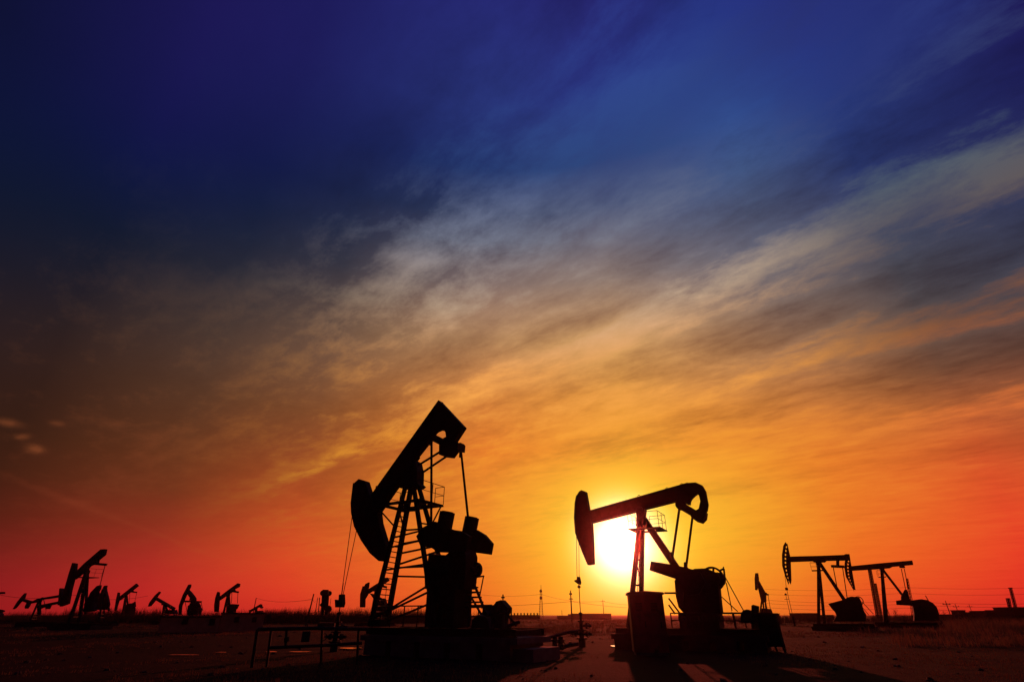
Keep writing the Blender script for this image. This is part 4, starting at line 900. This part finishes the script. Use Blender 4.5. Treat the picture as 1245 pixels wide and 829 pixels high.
def brush(name, label, spans, mat, count, seed, stems=(7, 13), r=.02, lean=.28, cat='thicket'):
    """leafless scrub: many thin stems standing from the soil; spans = (px0, px1, py_top, Y0, Y1, weight)"""
    rnd = random.Random(seed); b = MB(); tot = sum(s_[5] for s_ in spans)
    for px0, px1, pyt, Y0, Y1, wt in spans:
        for _ in range(int(count*wt/tot)):
            Y = rnd.uniform(Y0, Y1); px = rnd.uniform(px0, px1); x = ground_x(px, Y)
            rr = ray(px, pyt); top = CAMZ+rr.z/rr.y*Y
            hh = max(.35, top)*rnd.uniform(.45, 1.0)
            for k in range(rnd.randint(*stems)):
                bx, by = x+rnd.gauss(0, hh*.22), Y+rnd.gauss(0, hh*.22); h1 = hh*rnd.uniform(.5, 1.08)
                p = Vector((bx, by, -.1)); m_ = p+Vector((rnd.gauss(0, lean*.5)*h1, rnd.gauss(0, lean*.5)*h1, h1*.6)); q = m_+Vector((rnd.gauss(0, lean*.5)*h1, rnd.gauss(0, lean*.5)*h1, h1*.45))
                b.tube(p, m_, r*Y/100., 3, r*.75*Y/100.); b.tube(m_, q, r*.75*Y/100., 3, r*.25*Y/100.)
                if rnd.random() < .6:
                    e_q = m_+Vector((rnd.gauss(0, lean)*h1*.6, rnd.gauss(0, lean)*h1*.6, h1*.3)); b.tube(m_, e_q, r*.5*Y/100., 3, r*.2*Y/100.)
    o = b.build(name, mat); return tag(o, label, cat, kind='stuff')
brush('thicket', 'leafless scrub thicket along the skyline on the left', [(-20,80,741.5,125,175,1.8),(78,190,737,130,180,3),(180,330,739.5,125,180,2.6),(318,402,737.5,120,180,2.6),(400,520,738,125,190,3),(500,600,741,150,200,1.2)], 'bark', 1900, 5)
brush('thicket', 'low scrub and weeds along the skyline on the right', [(860,960,746,120,200,1),(960,1060,747.3,120,200,1),(1060,1160,744,120,200,1.8),(1160,1270,745.5,90,180,2)], 'bark', 560, 6)

def grass(name, label, zones, mat, seed, cat='grass', wide=.010):
    """tufts of dry blades; zones = (px0, px1, Y0, Y1, height, tufts)"""
    rnd = random.Random(seed); vs, fs = [], []
    for px0, px1, Y0, Y1, hgt, cnt in zones:
        for _ in range(cnt):
            Y = math.exp(rnd.uniform(math.log(Y0), math.log(Y1))); px = rnd.uniform(px0, px1); x = ground_x(px, Y)
            if fbm(x*.09, Y*.05, 21) < rnd.uniform(-.3, .45): continue
            z = ground_h(x, Y)-.02; hh = hgt*rnd.uniform(.4, 1.1)
            for k in range(rnd.randint(5, 9)):
                a = rnd.uniform(0, 6.283); w_ = wide*(.6+Y/60.); bx, by = x+rnd.gauss(0, .12+hh*.12), Y+rnd.gauss(0, .12+hh*.12)
                h1 = hh*rnd.uniform(.5, 1.); l1 = rnd.uniform(.05, .5)*h1; dx, dy = math.cos(a)*w_, math.sin(a)*w_; b_ = rnd.uniform(0, 6.283); ox, oy = math.cos(b_)*l1, math.sin(b_)*l1
                i = len(vs)
                vs += [(bx-dx, by-dy, z), (bx+dx, by+dy, z), (bx+dx*.7+ox*.4, by+dy*.7+oy*.4, z+h1*.62), (bx-dx*.7+ox*.4, by-dy*.7+oy*.4, z+h1*.62), (bx+ox, by+oy, z+h1)]
                fs += [(i, i+1, i+2, i+3), (i+3, i+2, i+4)]
    me = bpy.data.meshes.new(name); me.from_pydata(vs, [], fs); me.materials.append(M[mat]); o = bpy.data.objects.new(name, me); COL.objects.link(o)
    return tag(o, label, cat, kind='stuff')
grass('dry_grass', 'sparse dry winter grass over the open ground', [(-40,1290,12,60,.16,7000),(-40,1290,50,110,.30,7000),(-40,1290,110,260,.6,4200),(600,780,60,220,.7,2600)], 'straw', 11)
grass('reeds', 'tall dry weeds standing in the field at the right', [(1090,1290,34,60,.8,900),(1150,1290,55,110,1.6,1100),(1040,1150,60,110,.7,500)], 'reed', 12, wide=.014)

# clods and small stones on the trampled ground
rnd = random.Random(31); b = MB()
for _ in range(380):
    Y = math.exp(rnd.uniform(math.log(9), math.log(70))); px = rnd.uniform(-20, 1265); x = ground_x(px, Y); r_ = rnd.uniform(.02, .10)*(1+Y/60); z = ground_h(x, Y)
    c = Vector((x, Y, z)); P = [c+Vector((math.cos(i*1.2566+rnd.uniform(-.3,.3))*r_*rnd.uniform(.7,1.3), math.sin(i*1.2566)*r_*rnd.uniform(.7,1.3), -.02)) for i in range(5)]
    v = [b.b.verts.new(p) for p in P]; t_ = [b.b.verts.new(c+(p-c)*.55+Vector((0,0,r_*rnd.uniform(.4,.8)))) for p in P]
    for i in range(5): b.b.faces.new([v[i], v[(i+1)%5], t_[(i+1)%5], t_[i]])
    b.b.faces.new(t_)
tag(b.build('soil_clods', 'bark'), 'clods of earth and stones scattered over the foreground', 'clods', kind='stuff')

# ================================================================== the dusty evening air
hz = MB(); hz.box(-900, 900, -80, 1100, -12, 26)
hm = bpy.data.materials.new('evening haze'); hm.use_nodes = True; nt = hm.node_tree; nt.nodes.clear()
pv = nt.nodes.new('ShaderNodeVolumePrincipled'); pv.inputs['Color'].default_value = (.92, .50, .50, 1); pv.inputs['Density'].default_value = .00023; pv.inputs['Anisotropy'].default_value = .984
ou = nt.nodes.new('ShaderNodeOutputMaterial'); nt.links.new(pv.outputs[0], ou.inputs['Volume'])
hob = hz.build('haze', hm); tag(hob, kind='stuff'); hob.location = (0, 0, 0)
for o in COL.objects:
    if 'label' in o and len(o['label'].split()) > 16: print('LONG', o['label'])
